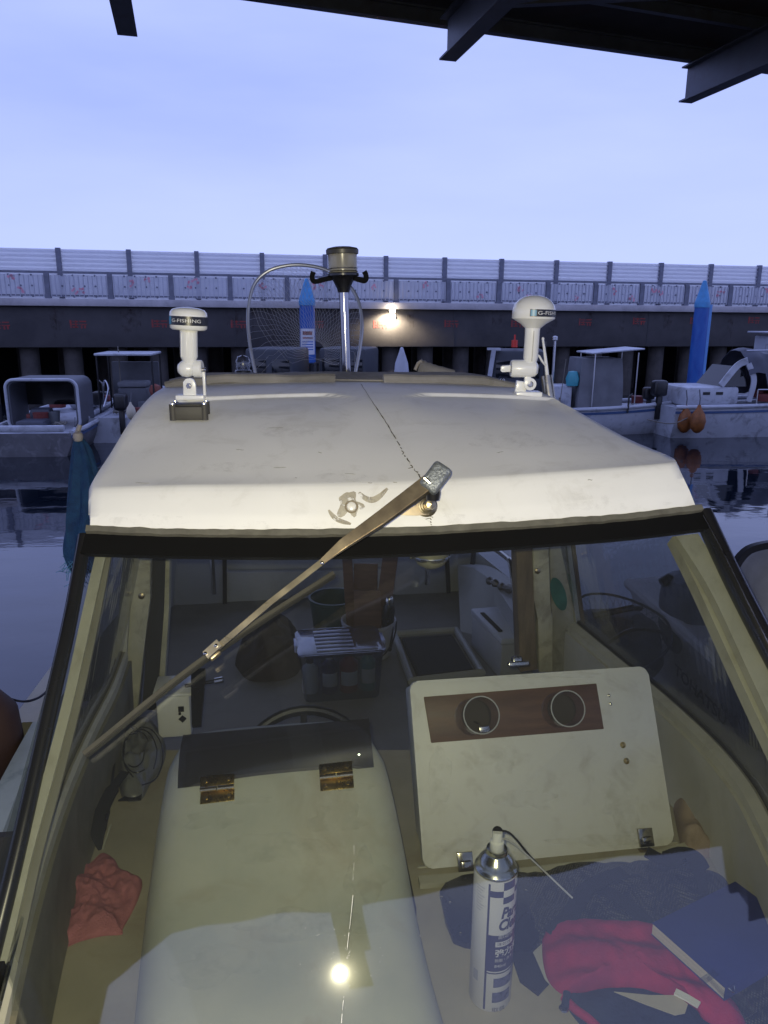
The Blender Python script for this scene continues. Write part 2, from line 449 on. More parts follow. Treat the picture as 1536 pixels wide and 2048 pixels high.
# back wall of the underside and the piles in front of it
mb = MB(); mb.box(X1 - X0, .4, Z_BOT + 2, c=((X0 + X1) / 2, 9.5, Z_BOT / 2 - 1 + .0)); obj('back_wall', mb, M('dark_revetment', (.03, .03, .035), rough=.95), wall)
first = None; x = X0 + .5; k = 0
while x < X1:
    for yy in (.55, 3.2):
        r = .27 if yy < 1 else .3
        if first is None:
            mb = MB(); mb.cyl(.26, Z_BOT + 1.5, n=14, c=(0, 0, -1.5)); o = first = obj('pile', mb, pilem, wall, angle=50)
        else:
            o = first.copy(); col.objects.link(o); o.parent = wall
        o.location = (x + (.5 if yy > 1 else 0) + random.uniform(-.05, .05), yy, -.003); o.rotation_euler = (0, 0, random.random() * 6)
    x += 1.17
# red painted marks on the fascia
def red_mark(px, py, w=.30, h=.17):
    b = MB(); xx = wx(px, py); zz = wz(px, py)
    for (cx, cz, sx, sz) in ((-.36, 0, .10, 1), (-.12, .3, .3, .16), (-.12, -.05, .3, .14), (-.12, -.38, .3, .14), (-.1, 0, .07, .9), (.28, .32, .36, .16), (.28, -.06, .42, .15), (.2, -.3, .09, .5), (.38, -.3, .09, .45)):
        b.box(sx * w, .006, sz * h, c=(xx + cx * w, .014, zz + cz * h))
    obj('red_mark', b, redm, wall)
for px, py in ((0, 650), (155, 648), (318, 647), (476, 648), (632, 648), (760, 649), (902, 647), (1035, 647), (1170, 644), (1278, 642), (1392, 641), (1508, 640)):
    red_mark(px, py, .5, .22)

random.seed(31)
runm = M('rust_run', (.055, .035, .03), rough=.95, var=.5, scale=6)
t_ = runm.node_tree; nn_ = t_.nodes.new('ShaderNodeTexNoise'); nn_.inputs['Scale'].default_value = 6; nn_.inputs['Detail'].default_value = 7
tcc = t_.nodes.new('ShaderNodeTexCoord'); t_.links.new(tcc.outputs['Object'], nn_.inputs['Vector'])
mr_ = t_.nodes.new('ShaderNodeMapRange'); mr_.inputs[1].default_value = .42; mr_.inputs[2].default_value = .7; mr_.inputs[3].default_value = 0; mr_.inputs[4].default_value = .32
t_.links.new(nn_.outputs[0], mr_.inputs[0]); t_.links.new(mr_.outputs[0], t_.nodes['Principled BSDF'].inputs['Alpha'])
for k in range(46):
    xx = random.uniform(-8, 34); w_ = random.uniform(.03, .5); L_ = random.uniform(.3, Z_LED - Z_BOT - .1)
    q = MB(); n_ = 8; top = [(xx + w_ * (j / n_ - .5), .016, Z_LED - .05) for j in range(n_ + 1)]; bt = [(xx + w_ * .8 * (j / n_ - .5) + random.uniform(-.02, .02), .016, Z_LED - .05 - L_ * random.uniform(.6, 1)) for j in range(n_ + 1)]
    q.grid([top, bt]); obj('stain_run', q, runm, wall, smooth=False)
# --- upper sound barrier of ribbed pale panels on grey posts
fence = thing('sound_barrier', 'tall pale barrier of horizontally ribbed panels on top of the viaduct', 'barrier', WM)
sp = 1.903
BY = .9
hh = Z_TOP - Z_MID + .9
zb = Z_MID - .9
mb = MB(); mb.box(.13, .14, hh + .06, c=(0, 0, 0)); post0 = None
pan0 = None; rib0 = None
k = -12
while k < 29:
    x = k * sp
    if post0 is None:
        post0 = obj('post', mb, galv, fence, smooth=False); o = post0
        q = MB(); q.box(sp - .13, .012, hh, c=(0, 0, 0)); pan0 = obj('panel', q, barr, fence, smooth=False); p = pan0
        q = MB()
        nr = 13
        for i in range(nr):
            q.raw([(-(sp - .14) / 2, -.028, -hh / 2 + (i + .1) * hh / nr), ((sp - .14) / 2, -.028, -hh / 2 + (i + .1) * hh / nr),
                   ((sp - .14) / 2, -.075, -hh / 2 + (i + .55) * hh / nr), (-(sp - .14) / 2, -.075, -hh / 2 + (i + .55) * hh / nr),
                   ((sp - .14) / 2, -.028, -hh / 2 + (i + .8) * hh / nr), (-(sp - .14) / 2, -.028, -hh / 2 + (i + .8) * hh / nr)], [(0, 1, 2, 3), (3, 2, 4, 5)])
        rib0 = obj('rib', q, barr, pan0, smooth=False)
        rr0 = rib0
    else:
        o = post0.copy(); col.objects.link(o); o.parent = fence
        p = pan0.copy(); col.objects.link(p); p.parent = fence
        rr0 = rib0.copy(); col.objects.link(rr0); rr0.parent = p
    o.location = (x, BY, zb + hh / 2); p.location = (x + sp / 2, BY + .02, zb + hh / 2)
    k += 1
# --- lower railing: posts, rails, balusters in front of white sheeting
rail = thing('guard_railing', 'grey railing of close vertical bars in front of white sheets, along the viaduct edge', 'railing', WM)
gsp = (wx(1459, 600) - wx(97, 600)) / 13
gx0 = wx(97, 600)
RY0 = .02
rh = Z_MID - Z_LEDT
post0 = None
for k in range(-12, 31):
    x = gx0 + k * gsp
    if post0 is None:
        q = MB(); q.box(.13, .10, rh); q.box(.17, .14, .05, c=(0, 0, -rh / 2 + .03)); post0 = obj('post', q, galv, rail, smooth=False)
        q = MB(); q.box(gsp - .13, .01, rh - .1); pan0 = obj('sheet', q, white_cl, rail, smooth=False)
        q = MB()
        for i in range(13): q.box(.022, .03, rh - .1, c=(-(gsp - .2) / 2 + (gsp - .2) * i / 12, -.05, 0))
        bal0 = obj('balusters', q, M('baluster_steel', (.40, .41, .48), rough=.5, metal=.2), rail, smooth=False, kind='stuff')
        q = MB()
        for i in range(1, 5):
            for zz in (-.42, 0, .42): q.cyl(.028, .03, T(-(gsp - .2) / 2 + (gsp - .2) * i / 5, -.02, zz * rh) @ RX(90), n=6)
        bolt0 = obj('clips', q, galv, rail, smooth=False, kind='stuff')
        q = MB(); q.box(gsp, .07, .06); tr0 = obj('top_rail', q, galv, rail, smooth=False)
        q = MB(); q.box(gsp - .131, .05, .04); br0 = obj('bottom_rail', q, galv, rail, smooth=False)
        os_ = [post0, pan0, bal0, bolt0, tr0, br0]
    else:
        os_ = []
        for s in (post0, pan0, bal0, bolt0, tr0, br0):
            c = s.copy(); col.objects.link(c); c.parent = rail; os_.append(c)
    zc = Z_LEDT + rh / 2
    os_[0].location = (x, RY0, zc)
    for o in os_[1:4]: o.location = (x + gsp / 2, RY0 + .03, zc)
    os_[4].location = (x + gsp / 2, RY0, Z_MID - .0 - .005 + .03); os_[5].location = (x + gsp / 2, RY0, Z_LEDT + .085)
# faded red marks on the sheets
random.seed(5)
for k in range(-3, 16):
    for j in range(random.choice((1, 2, 2))):
        b = MB(); cx = gx0 + (k + random.uniform(.25, .8)) * gsp; cz = Z_LEDT + rh * random.choice((.62, .62, .3, .75))
        for i in range(5):
            a = random.uniform(0, 6.28); r = .05 + .04 * random.random()
            b.cyl(r * .5, .004, T(cx + r * math.cos(a), RY0 - .055, cz + r * math.sin(a)) @ RX(90), n=7)
        obj('faded_red_mark', b, redpale, rail)

# --- lit lamp on the fascia
lp = hit(785, 622, W0 + WN * .28, WN); ll = WM.inverted() @ lp
lamp = thing('wall_lamp', 'small lit wall lamp on a bracket throwing warm light down the concrete', 'lamp', lp)
LM = Matrix.Rotation(WA, 4, 'Z')
q = MB(); q.lathe([(0.0, .17), (.035, .15), (.07, .08), (.085, 0), (.07, -.05), (.0, -.07)], LM, n=16)
obj('bulb', q, M('lit_bulb', (1, .9, .7), emit=(1, .86, .62), estr=30), lamp)
q = MB(); q.tube([(0.03, .0, -.05), (.09, .1, -.16), (.12, .26, -.18)], .018, m=LM); q.box(.1, .02, .14, m=LM @ T(.12, .262, -.18))
obj('bracket', q, galv, lamp)
q = MB(); q.lathe([(.095, .0), (.10, .02), (.07, .12), (.03, .19), (.0, .2)], LM, n=16)
pl = bpy.data.lights.new('lamp_light', 'SPOT'); pl.energy = 330; pl.color = (1, .82, .56); pl.shadow_soft_size = .06; pl.spot_size = math.radians(160); pl.spot_blend = .5
po = bpy.data.objects.new('lamp_light', pl); col.objects.link(po); po.parent = lamp; po.location = LM @ Vector((0.0, .0, -.13))
po.rotation_euler = (math.radians(28), 0, WA)

# ================================================================== STEEL CANOPY overhead
beam_m = M('dark_painted_steel', (.10, .11, .15), rough=.5, metal=.2, var=.3, scale=4, stain=(.05, .025, .02), stain_scale=3, stain_amt=.5)
deck_m = M('deck_underside', (.05, .045, .05), rough=.85, var=.4, scale=3, stain=(.06, .02, .015), stain_scale=2, stain_amt=.5)
H = CAMZ + 2.0
E = [hitz(255, 72, H), hitz(895, 122, H), hitz(1370, 206, H)]
cd = (E[2] - E[0]); cd.z = 0; cd.normalize()
cn = Vector((-cd.y, cd.x, 0))              # outwards, away from the camera
bd = Vector((math.sin(math.radians(-14.5)), math.cos(math.radians(-14.5)), 0))   # beams
canopy = thing('steel_canopy', 'dark steel canopy overhead with projecting I-beam ends, over the moored boat', 'canopy', Matrix.Translation((0, 0, H)))
def refl(px, py, z):
    g = G(px, py); r = (g - CAM).normalized(); q = r - 2 * r.dot(GN) * GN
    return g + q * ((z - g.z) / q.z)
BH = .30
back = [refl(330, 1895, H + BH), refl(1300, 1740, H + BH)]
def line_t(e, d, a, c):                    # intersection of e+t d with line a-c (xy)
    n = Vector((-(c - a).y, (c - a).x)); return (Vector((a.x, a.y)) - Vector((e.x, e.y))).dot(n) / Vector((d.x, d.y)).dot(n)
def ibeam(p0, p1, z, h=BH, fw=.14, ft=.014, wt=.012):
    mb = MB(); d = (p1 - p0); L = d.length; d.normalize()
    m = frame(Vector(((p0.x + p1.x) / 2, (p0.y + p1.y) / 2, z)), d, Vector((-d.y, d.x, 0)))
    mb.box(L, fw, ft, m, c=(0, 0, ft / 2)); mb.box(L, fw, ft, m, c=(0, 0, h - ft / 2)); mb.box(L, wt, h - 2 * ft, m, c=(0, 0, h / 2))
    return mb
allE = [E[0] - cd * (2.6 * 1), E[0] - cd * 5.2] + E + [E[2] + cd * 2.6, E[2] + cd * 5.2]
for e in allE:
    tb = line_t(e, bd, back[0], back[1])
    obj('cross_beam', ibeam(e, e + bd * (tb - .25), H), beam_m, canopy, world=True, smooth=False)
e0 = E[0] - cd * 9 - bd * .12; e1 = E[2] + cd * 8 - bd * .12
mb = ibeam(e0, e1, H + BH + .003, h=.12, fw=.07); obj('edge_beam', mb, beam_m, canopy, world=True, smooth=False)
b0 = back[0] - (back[1] - back[0]).normalized() * 8; b1_ = back[1] + (back[1] - back[0]).normalized() * 8
mb = MB(); zt = H + BH + .13
bl1 = refl(215, 1975, zt); bl2 = refl(120, 2300, zt); bl3 = bl2 - (back[1] - back[0]).normalized() * 6
sh_ = [e0, e1, b1_, back[0], bl1, bl2, bl3]; n_ = len(sh_)
mb.raw([(v.x, v.y, zt) for v in sh_] + [(v.x, v.y, zt + .06) for v in sh_], [tuple(range(n_)), tuple(range(n_, 2 * n_))[::-1]] + [(k, (k + 1) % n_, n_ + (k + 1) % n_, n_ + k) for k in range(n_)])
obj('deck_sheet', mb, deck_m, canopy, world=True, smooth=False)
for j in range(1, 8):                       # secondary purlins parallel to the edge
    s = .75 * j
    obj('purlin', ibeam(e0 - bd * s, e1 - bd * s, H + BH + .03, h=.095, fw=.05), beam_m, canopy, world=True, smooth=False)
for e, s in ((E[1], 1.1), (E[1], 2.1), (E[0], 1.3)):
    a = e - bd * .5 + cd * .15; c = a + cd * (2.2) - bd * s
    a = Vector((a.x, a.y, 0)); c = Vector((c.x, c.y, 0))
    obj('diagonal_brace', ibeam(a, c, H + BH - .08, h=.06, fw=.06, ft=.008), beam_m, canopy, world=True, smooth=False)
# quay the canopy columns stand on, behind the photographer
qm = Matrix.Translation((0, -4.2, 0)) @ Matrix.Rotation(math.atan2(cd.y, cd.x), 4, 'Z')
mb = MB(); mb.box(40, 2.2, 2.2, bev=.03, m=qm, c=(0, 0, .3)); struct('quay', mb, conc)
for px, py in ((620, 1990),):
    g = refl(px, py, 3.0)
for s in (-6.2, -.9, 8.5):
    mb = MB(); c = qm @ Vector((s, .55, 0)); mb.box(.16, .16, H + BH - 1.4, m=Matrix.Translation((c.x, c.y, 0)) @ Matrix.Rotation(math.atan2(cd.y, cd.x), 4, 'Z'), c=(0, 0, (H + BH + 1.4) / 2 + .004))
    obj('column', mb, beam_m, canopy, world=True, smooth=False)

# ================================================================== BLUE MOORING POSTS
blue = M('blue_sleeve', (.018, .10, .34), rough=.45, var=.3, scale=6, c2=(.006, .06, .30), stretch=(1, 1, .4))
blue2 = M('blue_cap', (.04, .24, .50), rough=.4, var=.2, scale=8)
def mooring_post(name, px, py_top, D, r, label, extras):
    g = P(px, py_top, D); base = Vector((g.x, g.y, 0)); h = g.z
    t = thing(name, label, 'mooring post', base, 'blue mooring posts')
    q = MB(); q.lathe([(r * .99, -1.0), (r, 0), (r * 1.0, h * .5), (r * .97, h - .72)], n=24); obj('shaft', q, blue, t)
    q = MB(); q.lathe([(r * 1.04, h - .73), (r * 1.04, h - .60), (r * .98, h - .56), (.05, h - .02), (0, h)], n=24); obj('cap', q, blue2, t, angle=30)
    return t, h
t, h = mooring_post('mooring_post', 1410, 560, 20.6, .20, 'blue round mooring post with pointed cap rising behind the white boats on the right', 0)
q = MB(); q.box(.12, .02, 1.9, T(.19, -.08, h - 1.6)); obj('batten', q, M('pale_blue_strip', (.12, .3, .62), rough=.5), t)
t, h = mooring_post('mooring_post', 613, 556, 20.6, .22, 'blue round mooring post with white printed notice, standing behind the landing net', 0)
q = MB(); q._merge(bend_bm(rect_bm(-.2, .24, h - 2.05, h - 1.35, .006, 14), .222)); nb = obj('notice', q, M('white_notice', (.6, .62, .68), rough=.5), t)
q = MB(); q._merge(bend_bm(rect_bm(-.12, .16, h - 1.52, h - 1.42, .009, 14), .222)); q._merge(bend_bm(rect_bm(-.12, .18, h - 1.62, h - 1.58, .009, 14), .222)); obj('red_print', q, redm, nb)
q = MB()
for i in range(4): q._merge(bend_bm(rect_bm(-.14, .18, h - 1.72 - i * .07, h - 1.69 - i * .07, .009, 14), .222))
obj('blue_print', q, M('blue_print', (.05, .12, .4)), nb)
q = MB(); q.lathe([(.225, 0), (.30, .03), (.30, .3), (.225, .33)], T(0, 0, h - 2.6), n=24); obj('black_collar', q, blackgloss, t)

# ================================================================== MOORED BOATS
bwhite = M('boat_white', (.40, .42, .47), rough=.4, var=.15, scale=3, stain=(.10, .10, .10), stain_scale=3.5, stain_amt=.8)
bgrey = M('boat_grey', (.085, .09, .105), rough=.55, var=.2, scale=4)
bstripe = M('boat_blue_stripe', (.03, .07, .18), rough=.4)
tarp = M('grey_tarpaulin', (.15, .155, .17), rough=.8, var=.25, scale=2.5, bump=.5, bscale=6)
tarpd = M('dark_canopy_cloth', (.05, .055, .075), rough=.6, var=.4, scale=3, bump=.6, bscale=5)
dkglass = M('dark_window', (.01, .012, .015), rough=.08, spec=.6)
cowl = M('black_outboard', (.010, .010, .012), rough=.35)
orange = M('orange_buoy', (.24, .08, .015), rough=.6, var=.4, scale=10)
sshow = M('boat_steel_rail', (.45, .46, .5), rough=.3, metal=1)
def hull_mb(L, Bm, H, bowrake=.25, draft=.35, nose=.9, sheer=.18):
    """x = bow, y = port, z=0 waterline"""
    rows = []; n = 18
    for i in range(n + 1):
        s = i / n; x = -L / 2 + L * s
        f = 1 - max(0, (s - .5) / .5) ** 2.3 * nose
        if s < .1: f *= .93 + .07 * s / .1
        hb = Bm / 2 * f; sh = H + sheer * s ** 2
        xr = x + bowrake * s ** 3
        xk = x - bowrake * .6 * s ** 3
        rows.append([Vector((xr, -hb, sh)), Vector((xr, -hb * .98, sh * .55)), Vector((x, -hb * .86, 0)), Vector((xk, -hb * .45, -draft * .8)), Vector((xk, 0, -draft)),
                     Vector((xk, hb * .45, -draft * .8)), Vector((x, hb * .86, 0)), Vector((xr, hb * .98, sh * .55)), Vector((xr, hb, sh))])
    mb = MB(); mb.grid(rows)
    for r in (rows[0], rows[-1]): mb.raw(r, [tuple(range(9))])
    return mb, rows
def boat(name, label, px, py, yaw, L, Bm, H, cat='boat', D=None, hm=None, group='small boats moored across the basin', stripe=True, shift=0):
    g = hitz(px, py, 0)
    m = Matrix.Translation(g) @ Matrix.Rotation(math.radians(yaw), 4, 'Z') @ T(shift, 0, 0)
    t = thing(name, label, cat, m, group)
    hb, rows = hull_mb(L, Bm, H); obj('hull', hb, hm or bwhite, t)
    q = MB(); q.grid([[r[0] + Vector((0, .03, -.05)), (r[0] + r[-1]) / 2 + Vector((0, 0, -.01)), r[-1] + Vector((0, -.03, -.05))] for r in rows]); obj('deck', q, bwhite, t)
    for sgn, idx in ((-1, 0), (1, 8)):
        q = MB(); q.tube([r[idx] + Vector((0, 0, .01)) for r in rows], .045, n=8); obj('gunwale', q, bwhite, t)
        if stripe:
            q = MB(); q.strip([lerp(r[idx], r[1 if idx == 0 else 7], .35) for r in rows], .05, .012, (0, sgn, 0)); obj('stripe', q, bstripe, t)
    return t, rows
def rails(t, pts, h, r=.014, name='rail', mat=None):
    q = MB(); top = [Vector(p) + Vector((0, 0, h)) for p in pts]
    q.tube(bez(top, 6), r, n=6)
    for p in pts: q.tube([p, Vector(p) + Vector((0, 0, h))], r * .9, n=6)
    obj(name, q, mat or sshow, t)
def outboard(t, m, s=1.0, mat=None, logo=False):
    q = MB(); q.box(.42 * s, .34 * s, .46 * s, m @ T(0, 0, .28 * s), bev=.09 * s, seg=3)
    o = obj('outboard_motor', q, mat or cowl, t)
    q = MB(); q.box(.16 * s, .14 * s, .7 * s, m @ T(0.02, 0, -.28 * s), bev=.03 * s); obj('motor_leg', q, mat or cowl, o)
def fender(name, px, py, D, label, s=1.0, mat=None, group=None):
    g = P(px, py, D); t = thing(name, label, 'fender', g, group)
    q = MB(); q.lathe([(0.0, .30 * s), (.03 * s, .29 * s), (.05 * s, .22 * s), (.13 * s, .1 * s), (.16 * s, -.05 * s), (.13 * s, -.2 * s), (.06 * s, -.28 * s), (0, -.30 * s)], n=18); obj('ball', q, mat or orange, t)
    q = MB(); q.tube([(0, 0, .29 * s), (0.01, .02, .42 * s), (0, .08, .6 * s)], .012 * s, n=6); obj('lanyard', q, bgrey, t)
    return t
ropem = M('boat_rope', (.16, .15, .13), rough=.9); crm = [M('crate_blue', (.03, .07, .14), rough=.6), M('crate_grey', (.12, .13, .14), rough=.6), M('crate_white', (.4, .41, .44), rough=.5), M('crate_red', (.16, .03, .025), rough=.6)]
def clutter(t, seed, xs, half, z, n=9):
    rnd = random.Random(seed)
    for k in range(n):
        x = rnd.uniform(*xs); y = rnd.uniform(-half, half); kind = rnd.choice(('crate', 'rope', 'rod', 'tub', 'crate', 'rope'))
        q = MB()
        if kind == 'crate':
            q.box(rnd.uniform(.15, .4), rnd.uniform(.15, .3), rnd.uniform(.1, .25), T(x, y, z + .1) @ RZ(rnd.uniform(0, 90)), bev=.02); obj('crate', q, rnd.choice(crm), t)
        elif kind == 'rope':
            r = rnd.uniform(.08, .14)
            q.tube([(x + r * (1 - j / 60) * math.cos(j * .6), y + r * (1 - j / 60) * math.sin(j * .6), z + .02 + .02 * (j % 3)) for j in range(32)], .014, n=5); obj('rope_coil', q, ropem, t)
        elif kind == 'rod':
            h = rnd.uniform(.7, 1.5); q.tube([(x, y, z), (x + rnd.uniform(-.2, .2), y, z + h)], .009, n=5); q.cyl(.022, .25, T(x, y, z), n=8); obj('fishing_rod', q, ropem, t)
        else:
            q.cyl(.12, .22, T(x, y, z), n=14, r2=.14); obj('tub', q, rnd.choice(crm), t)
def mooring(t, rows, i, j, dx, dy):
    q = MB(); a = rows[i][j]; q.tube(bez([a, a + Vector((dx * .5, dy * .5, -.3)), a + Vector((dx, dy, -.2))], 6), .012, n=5); obj('mooring_line', q, ropem, t)
def number(t, s_, x, y, z, size, sgn=-1):
    q = MB(); q._merge(text_bm(s_, size, bold=.004), T(x, y, z) @ (RX(90) if sgn < 0 else RX(90) @ RY(180))); obj('registration_number', q, M('number_ink', (.03, .03, .06), rough=.6), t)
# A: tarp-covered boat right of our roof
t, rows = boat('moored_boat', 'white boat with grey tarpaulin draped cabin and thin white canopy, just right of our roof', 1150, 862, 4, 4.6, 1.5, .52)
def onb(px, py, D, tt): return LOCAL[tt.name].inverted() @ P(px, py, D)
q = MB(); w_, d_, h_ = .98, 1.0, 1.12
prof = [(-w_ / 2, -d_ / 2), (w_ / 2, -d_ / 2), (w_ / 2, d_ / 2), (-w_ / 2, d_ / 2)]
rowsT = []
for i in range(7):
    z = .52 + h_ * i / 6; f = 1 - .10 * (i / 6) ** 2; r = []
    for k in range(40):
        a = k / 40 * 4; s = int(a); u = a - s
        p0 = prof[s]; p1 = prof[(s + 1) % 4]
        xx = lerp(p0[0], p1[0], u) * f; yy = lerp(p0[1], p1[1], u) * f
        wob = .025 * math.sin(k * 1.9 + i * .5) * (1 - i / 6 * .6)
        r.append(Vector((xx + wob * (1 if s in (1, 3) else 0) + .35, yy + wob, z)))
    rowsT.append(r)
q.grid(rowsT, close=True); q.raw(rowsT[-1], [tuple(range(40))]); obj('tarpaulin_cover', q, tarp, t)
q = MB(); q.box(1.15, 1.1, .035, T(.62, -.1, 1.80) @ RY(-5), bev=.015); obj('canopy_top', q, bwhite, t)
for xx, yy in ((.15, -.55), (1.1, -.55), (.15, .4), (1.1, .4)):
    q = MB(); q.tube([(xx, yy, .5), (xx, yy, 1.77)], .014, n=6); obj('canopy_post', q, sshow, t)
q = MB(); q.box(.5, .6, .55, T(-.5, -.1, .78), bev=.05); obj('console', q, bwhite, t)
q = MB(); q.cyl(.03, 1.5, T(-.65, -.2, .5), n=8); q.lathe([(.0, .06), (.06, .04), (.06, -.03), (0, -.05)], T(-.65, -.2, 2.05), n=12); obj('light_mast', q, sshow, t)
q = MB(); q.tube([(.9, -.72, .5), (.9, -.72, .85), (.98, -.72, .9)], .02, n=6); obj('cleat_post', q, cowl, t)
outboard(t, T(1.55, -.2, .7), .6)
# small drum-like teal thing
q = MB(); q.lathe([(0, .0), (.13, 0), (.15, .15), (.1, .3), (0, .32)], T(-.25, -.35, 1.05), n=14); obj('teal_bucket', q, M('teal_plastic', (.05, .3, .36), rough=.4), t)

clutter(t, 3, (-1.6, 1.9), .5, .55, 10); mooring(t, rows, 0, 0, -.5, -1.2)
# B: boat with windscreen and dark canopy at far right
t, rows = boat('moored_boat', 'white boat with curved windscreen, dark cloth canopy and bow rails, at the right edge', 1496, 864, 8, 5.4, 1.7, .66, shift=.45)
q = MB(); q.box(1.25, 1.1, .42, T(-1.75, 0, .86), bev=.08); obj('cabin', q, bwhite, t)
q = MB(); q.raw([(-1.55, -.5, 1.07), (-.95, -.5, 1.07), (-1.0, -.42, 1.5), (-1.25, -.42, 1.5), (-1.55, .5, 1.07), (-.95, .5, 1.07), (-1.0, .42, 1.5), (-1.25, .42, 1.5)],
                [(0, 1, 2, 3), (4, 5, 6, 7), (0, 4, 7, 3), (3, 7, 6, 2), (1, 5, 6, 2)]); obj('windscreen', q, dkglass, t)
q = MB(); q.strip(bez([(-1.6, -.56, 1.1), (-1.25, -.5, 1.5), (-1.0, -.48, 1.62)], 6), .14, .03, (0, -1, 0)); q.strip(bez([(-1.0, -.53, 1.55), (-.85, -.56, 1.2), (-.92, -.57, .75)], 6), .12, .03, (0, -1, 0)); obj('windscreen_frame', q, bwhite, t)
rowsT = []
for i in range(9):
    x = -1.0 + 1.5 * i / 8; z = 1.82 - .9 * max(0, (i - 5) / 3) ** 1.7 + .06 * math.sin(i * 1.3)
    rowsT.append([Vector((x, y_, z - (abs(y_) / .62) ** 3 * (.95 if i > 2 else .5))) for y_ in [-.62, -.58, -.45, -.2, 0, .2, .45, .58, .62]])
q = MB(); q.grid(rowsT).solid(.012); obj('cloth_canopy', q, tarpd, t)
q = MB(); q.tube([(-1.1, -.55, 1.83), (.9, -.58, 1.86)], .018, n=6); q.tube([(-.1, -.6, 1.86), (-.1, -.6, .7)], .015, n=6); obj('canopy_frame', q, sshow, t)
rails(t, [Vector((x, -.83, .70)) for x in (-.9, -.2, .5, 1.2)], .33)
rails(t, [Vector((.0, -.3, .75)), Vector((.6, -.3, .75))], .55, name='grab_rail')
for x in (-1.9, -1.6):
    q = MB(); q.box(.16, .01, .06, T(x, -.555, .93)); obj('dark_lettering', q, cowl, t)
outboard(t, T(-2.75, -.1, .8), .75)
clutter(t, 8, (-.6, 2.2), .6, .72, 12); mooring(t, rows, 2, 0, -1.4, -.3)
fender('fender', 1370, 838, 15.9, 'left of two orange fenders hanging between the white boats', 1.0, group='orange fenders on the right')
fender('fender', 1396, 838, 15.6, 'right of two orange fenders, against the bow of the boat with canopy', 1.0, group='orange fenders on the right')
# C: white boat behind B at the right edge
t, rows = boat('moored_boat', 'white boat cut off by the right edge, behind the boat with curved windscreen', 1530, 815, 10, 4.6, 1.6, .8, shift=.5)
q = MB(); q.box(1.3, 1.0, .3, T(-1.35, 0, .98), bev=.08); obj('cabin', q, bwhite, t)
q = MB(); q.box(1.4, 1.1, .05, T(-.3, 0, 2.15), bev=.02); obj('canopy_top', q, bwhite, t)
q = MB(); q.box(.5, .9, .9, T(-.55, 0, 1.6), bev=.03); obj('wind_board', q, bwhite, t)
q = MB(); q.tube([(-1.0, -.5, .9), (-.85, -.5, 2.1)], .018, n=6); obj('canopy_post', q, sshow, t)
clutter(t, 5, (-1.8, 1.8), .5, .85, 9)
# D: left boat, stern cabin open and dark
t, rows = boat('moored_boat', 'dark hulled work boat with open round-cornered cabin frame, at the left edge', 62, 912, 96, 4.8, 1.65, .42, shift=2.3, hm=M('dark_stained_hull', (.11, .11, .12), rough=.6, var=.4, scale=3, stain=(.30, .30, .33), stain_scale=5, stain_amt=.5))
q = MB(); W2 = .62; o1 = rr(1.34, .98, .17, 6); i1 = rr(1.18, .86, .12, 6)
q.grid([[Vector((-1.38, y_, .82 + z_)) for y_, z_ in i1], [Vector((-1.38, y_, .82 + z_)) for y_, z_ in o1], [Vector((-.46, y_, .82 + z_)) for y_, z_ in o1], [Vector((-.46, y_, .82 + z_)) for y_, z_ in i1], [Vector((-1.38, y_, .82 + z_)) for y_, z_ in i1]], close=True); obj('cabin', q, bgrey, t)
q = MB(); q.tube([Vector((-1.40, y_, .82 + z_)) for y_, z_ in rr(1.3, .94, .16, 6)] + [Vector((-1.40, rr(1.3, .94, .16, 6)[0][0], .82 + rr(1.3, .94, .16, 6)[0][1]))], .028, n=6); obj('cabin_rim', q, bwhite, t)
q = MB(); q.box(.03, 1.2, .5, T(-.47, 0, .98)); obj('cabin_front', q, dkglass, t)
q = MB(); q.box(.1, 1.3, .12, T(-2.36, 0, .5), bev=.03); obj('stern_rail', q, bwhite, t)
q = MB(); q.box(.5, .5, .16, T(-1.7, .1, .5), bev=.05); q.box(.3, .4, .25, T(-1.2, .1, .62), bev=.08); obj('deck_gear', q, tarpd, t)
q = MB(); q.box(.7, .5, .28, T(1.0, -.1, .64), bev=.1, seg=3); obj('bow_box', q, bwhite, t)
q = MB(); q.box(.25, .2, .3, T(.55, -.5, .75), bev=.06); obj('anchor_winch', q, cowl, t)
rails(t, [Vector((.7, -.6, .6)), Vector((1.2, -.45, .62)), Vector((1.8, -.2, .66))], .4)
q = MB(); q.tube(bez([(.2, -.7, .6), (.5, -.75, .95), (.8, -.6, 1.1), (.95, -.5, .7)], 6), .02, n=6); obj('hose', q, sshow, t)
clutter(t, 11, (-2.1, -.6), .45, .46, 7); clutter(t, 12, (.2, 1.9), .4, .55, 6); mooring(t, rows, 0, 8, -1.2, .3)
f = fender('fender', 150, 872, 13.6, 'white round fender hanging at the quarter of the dark work boat', .55, bwhite)
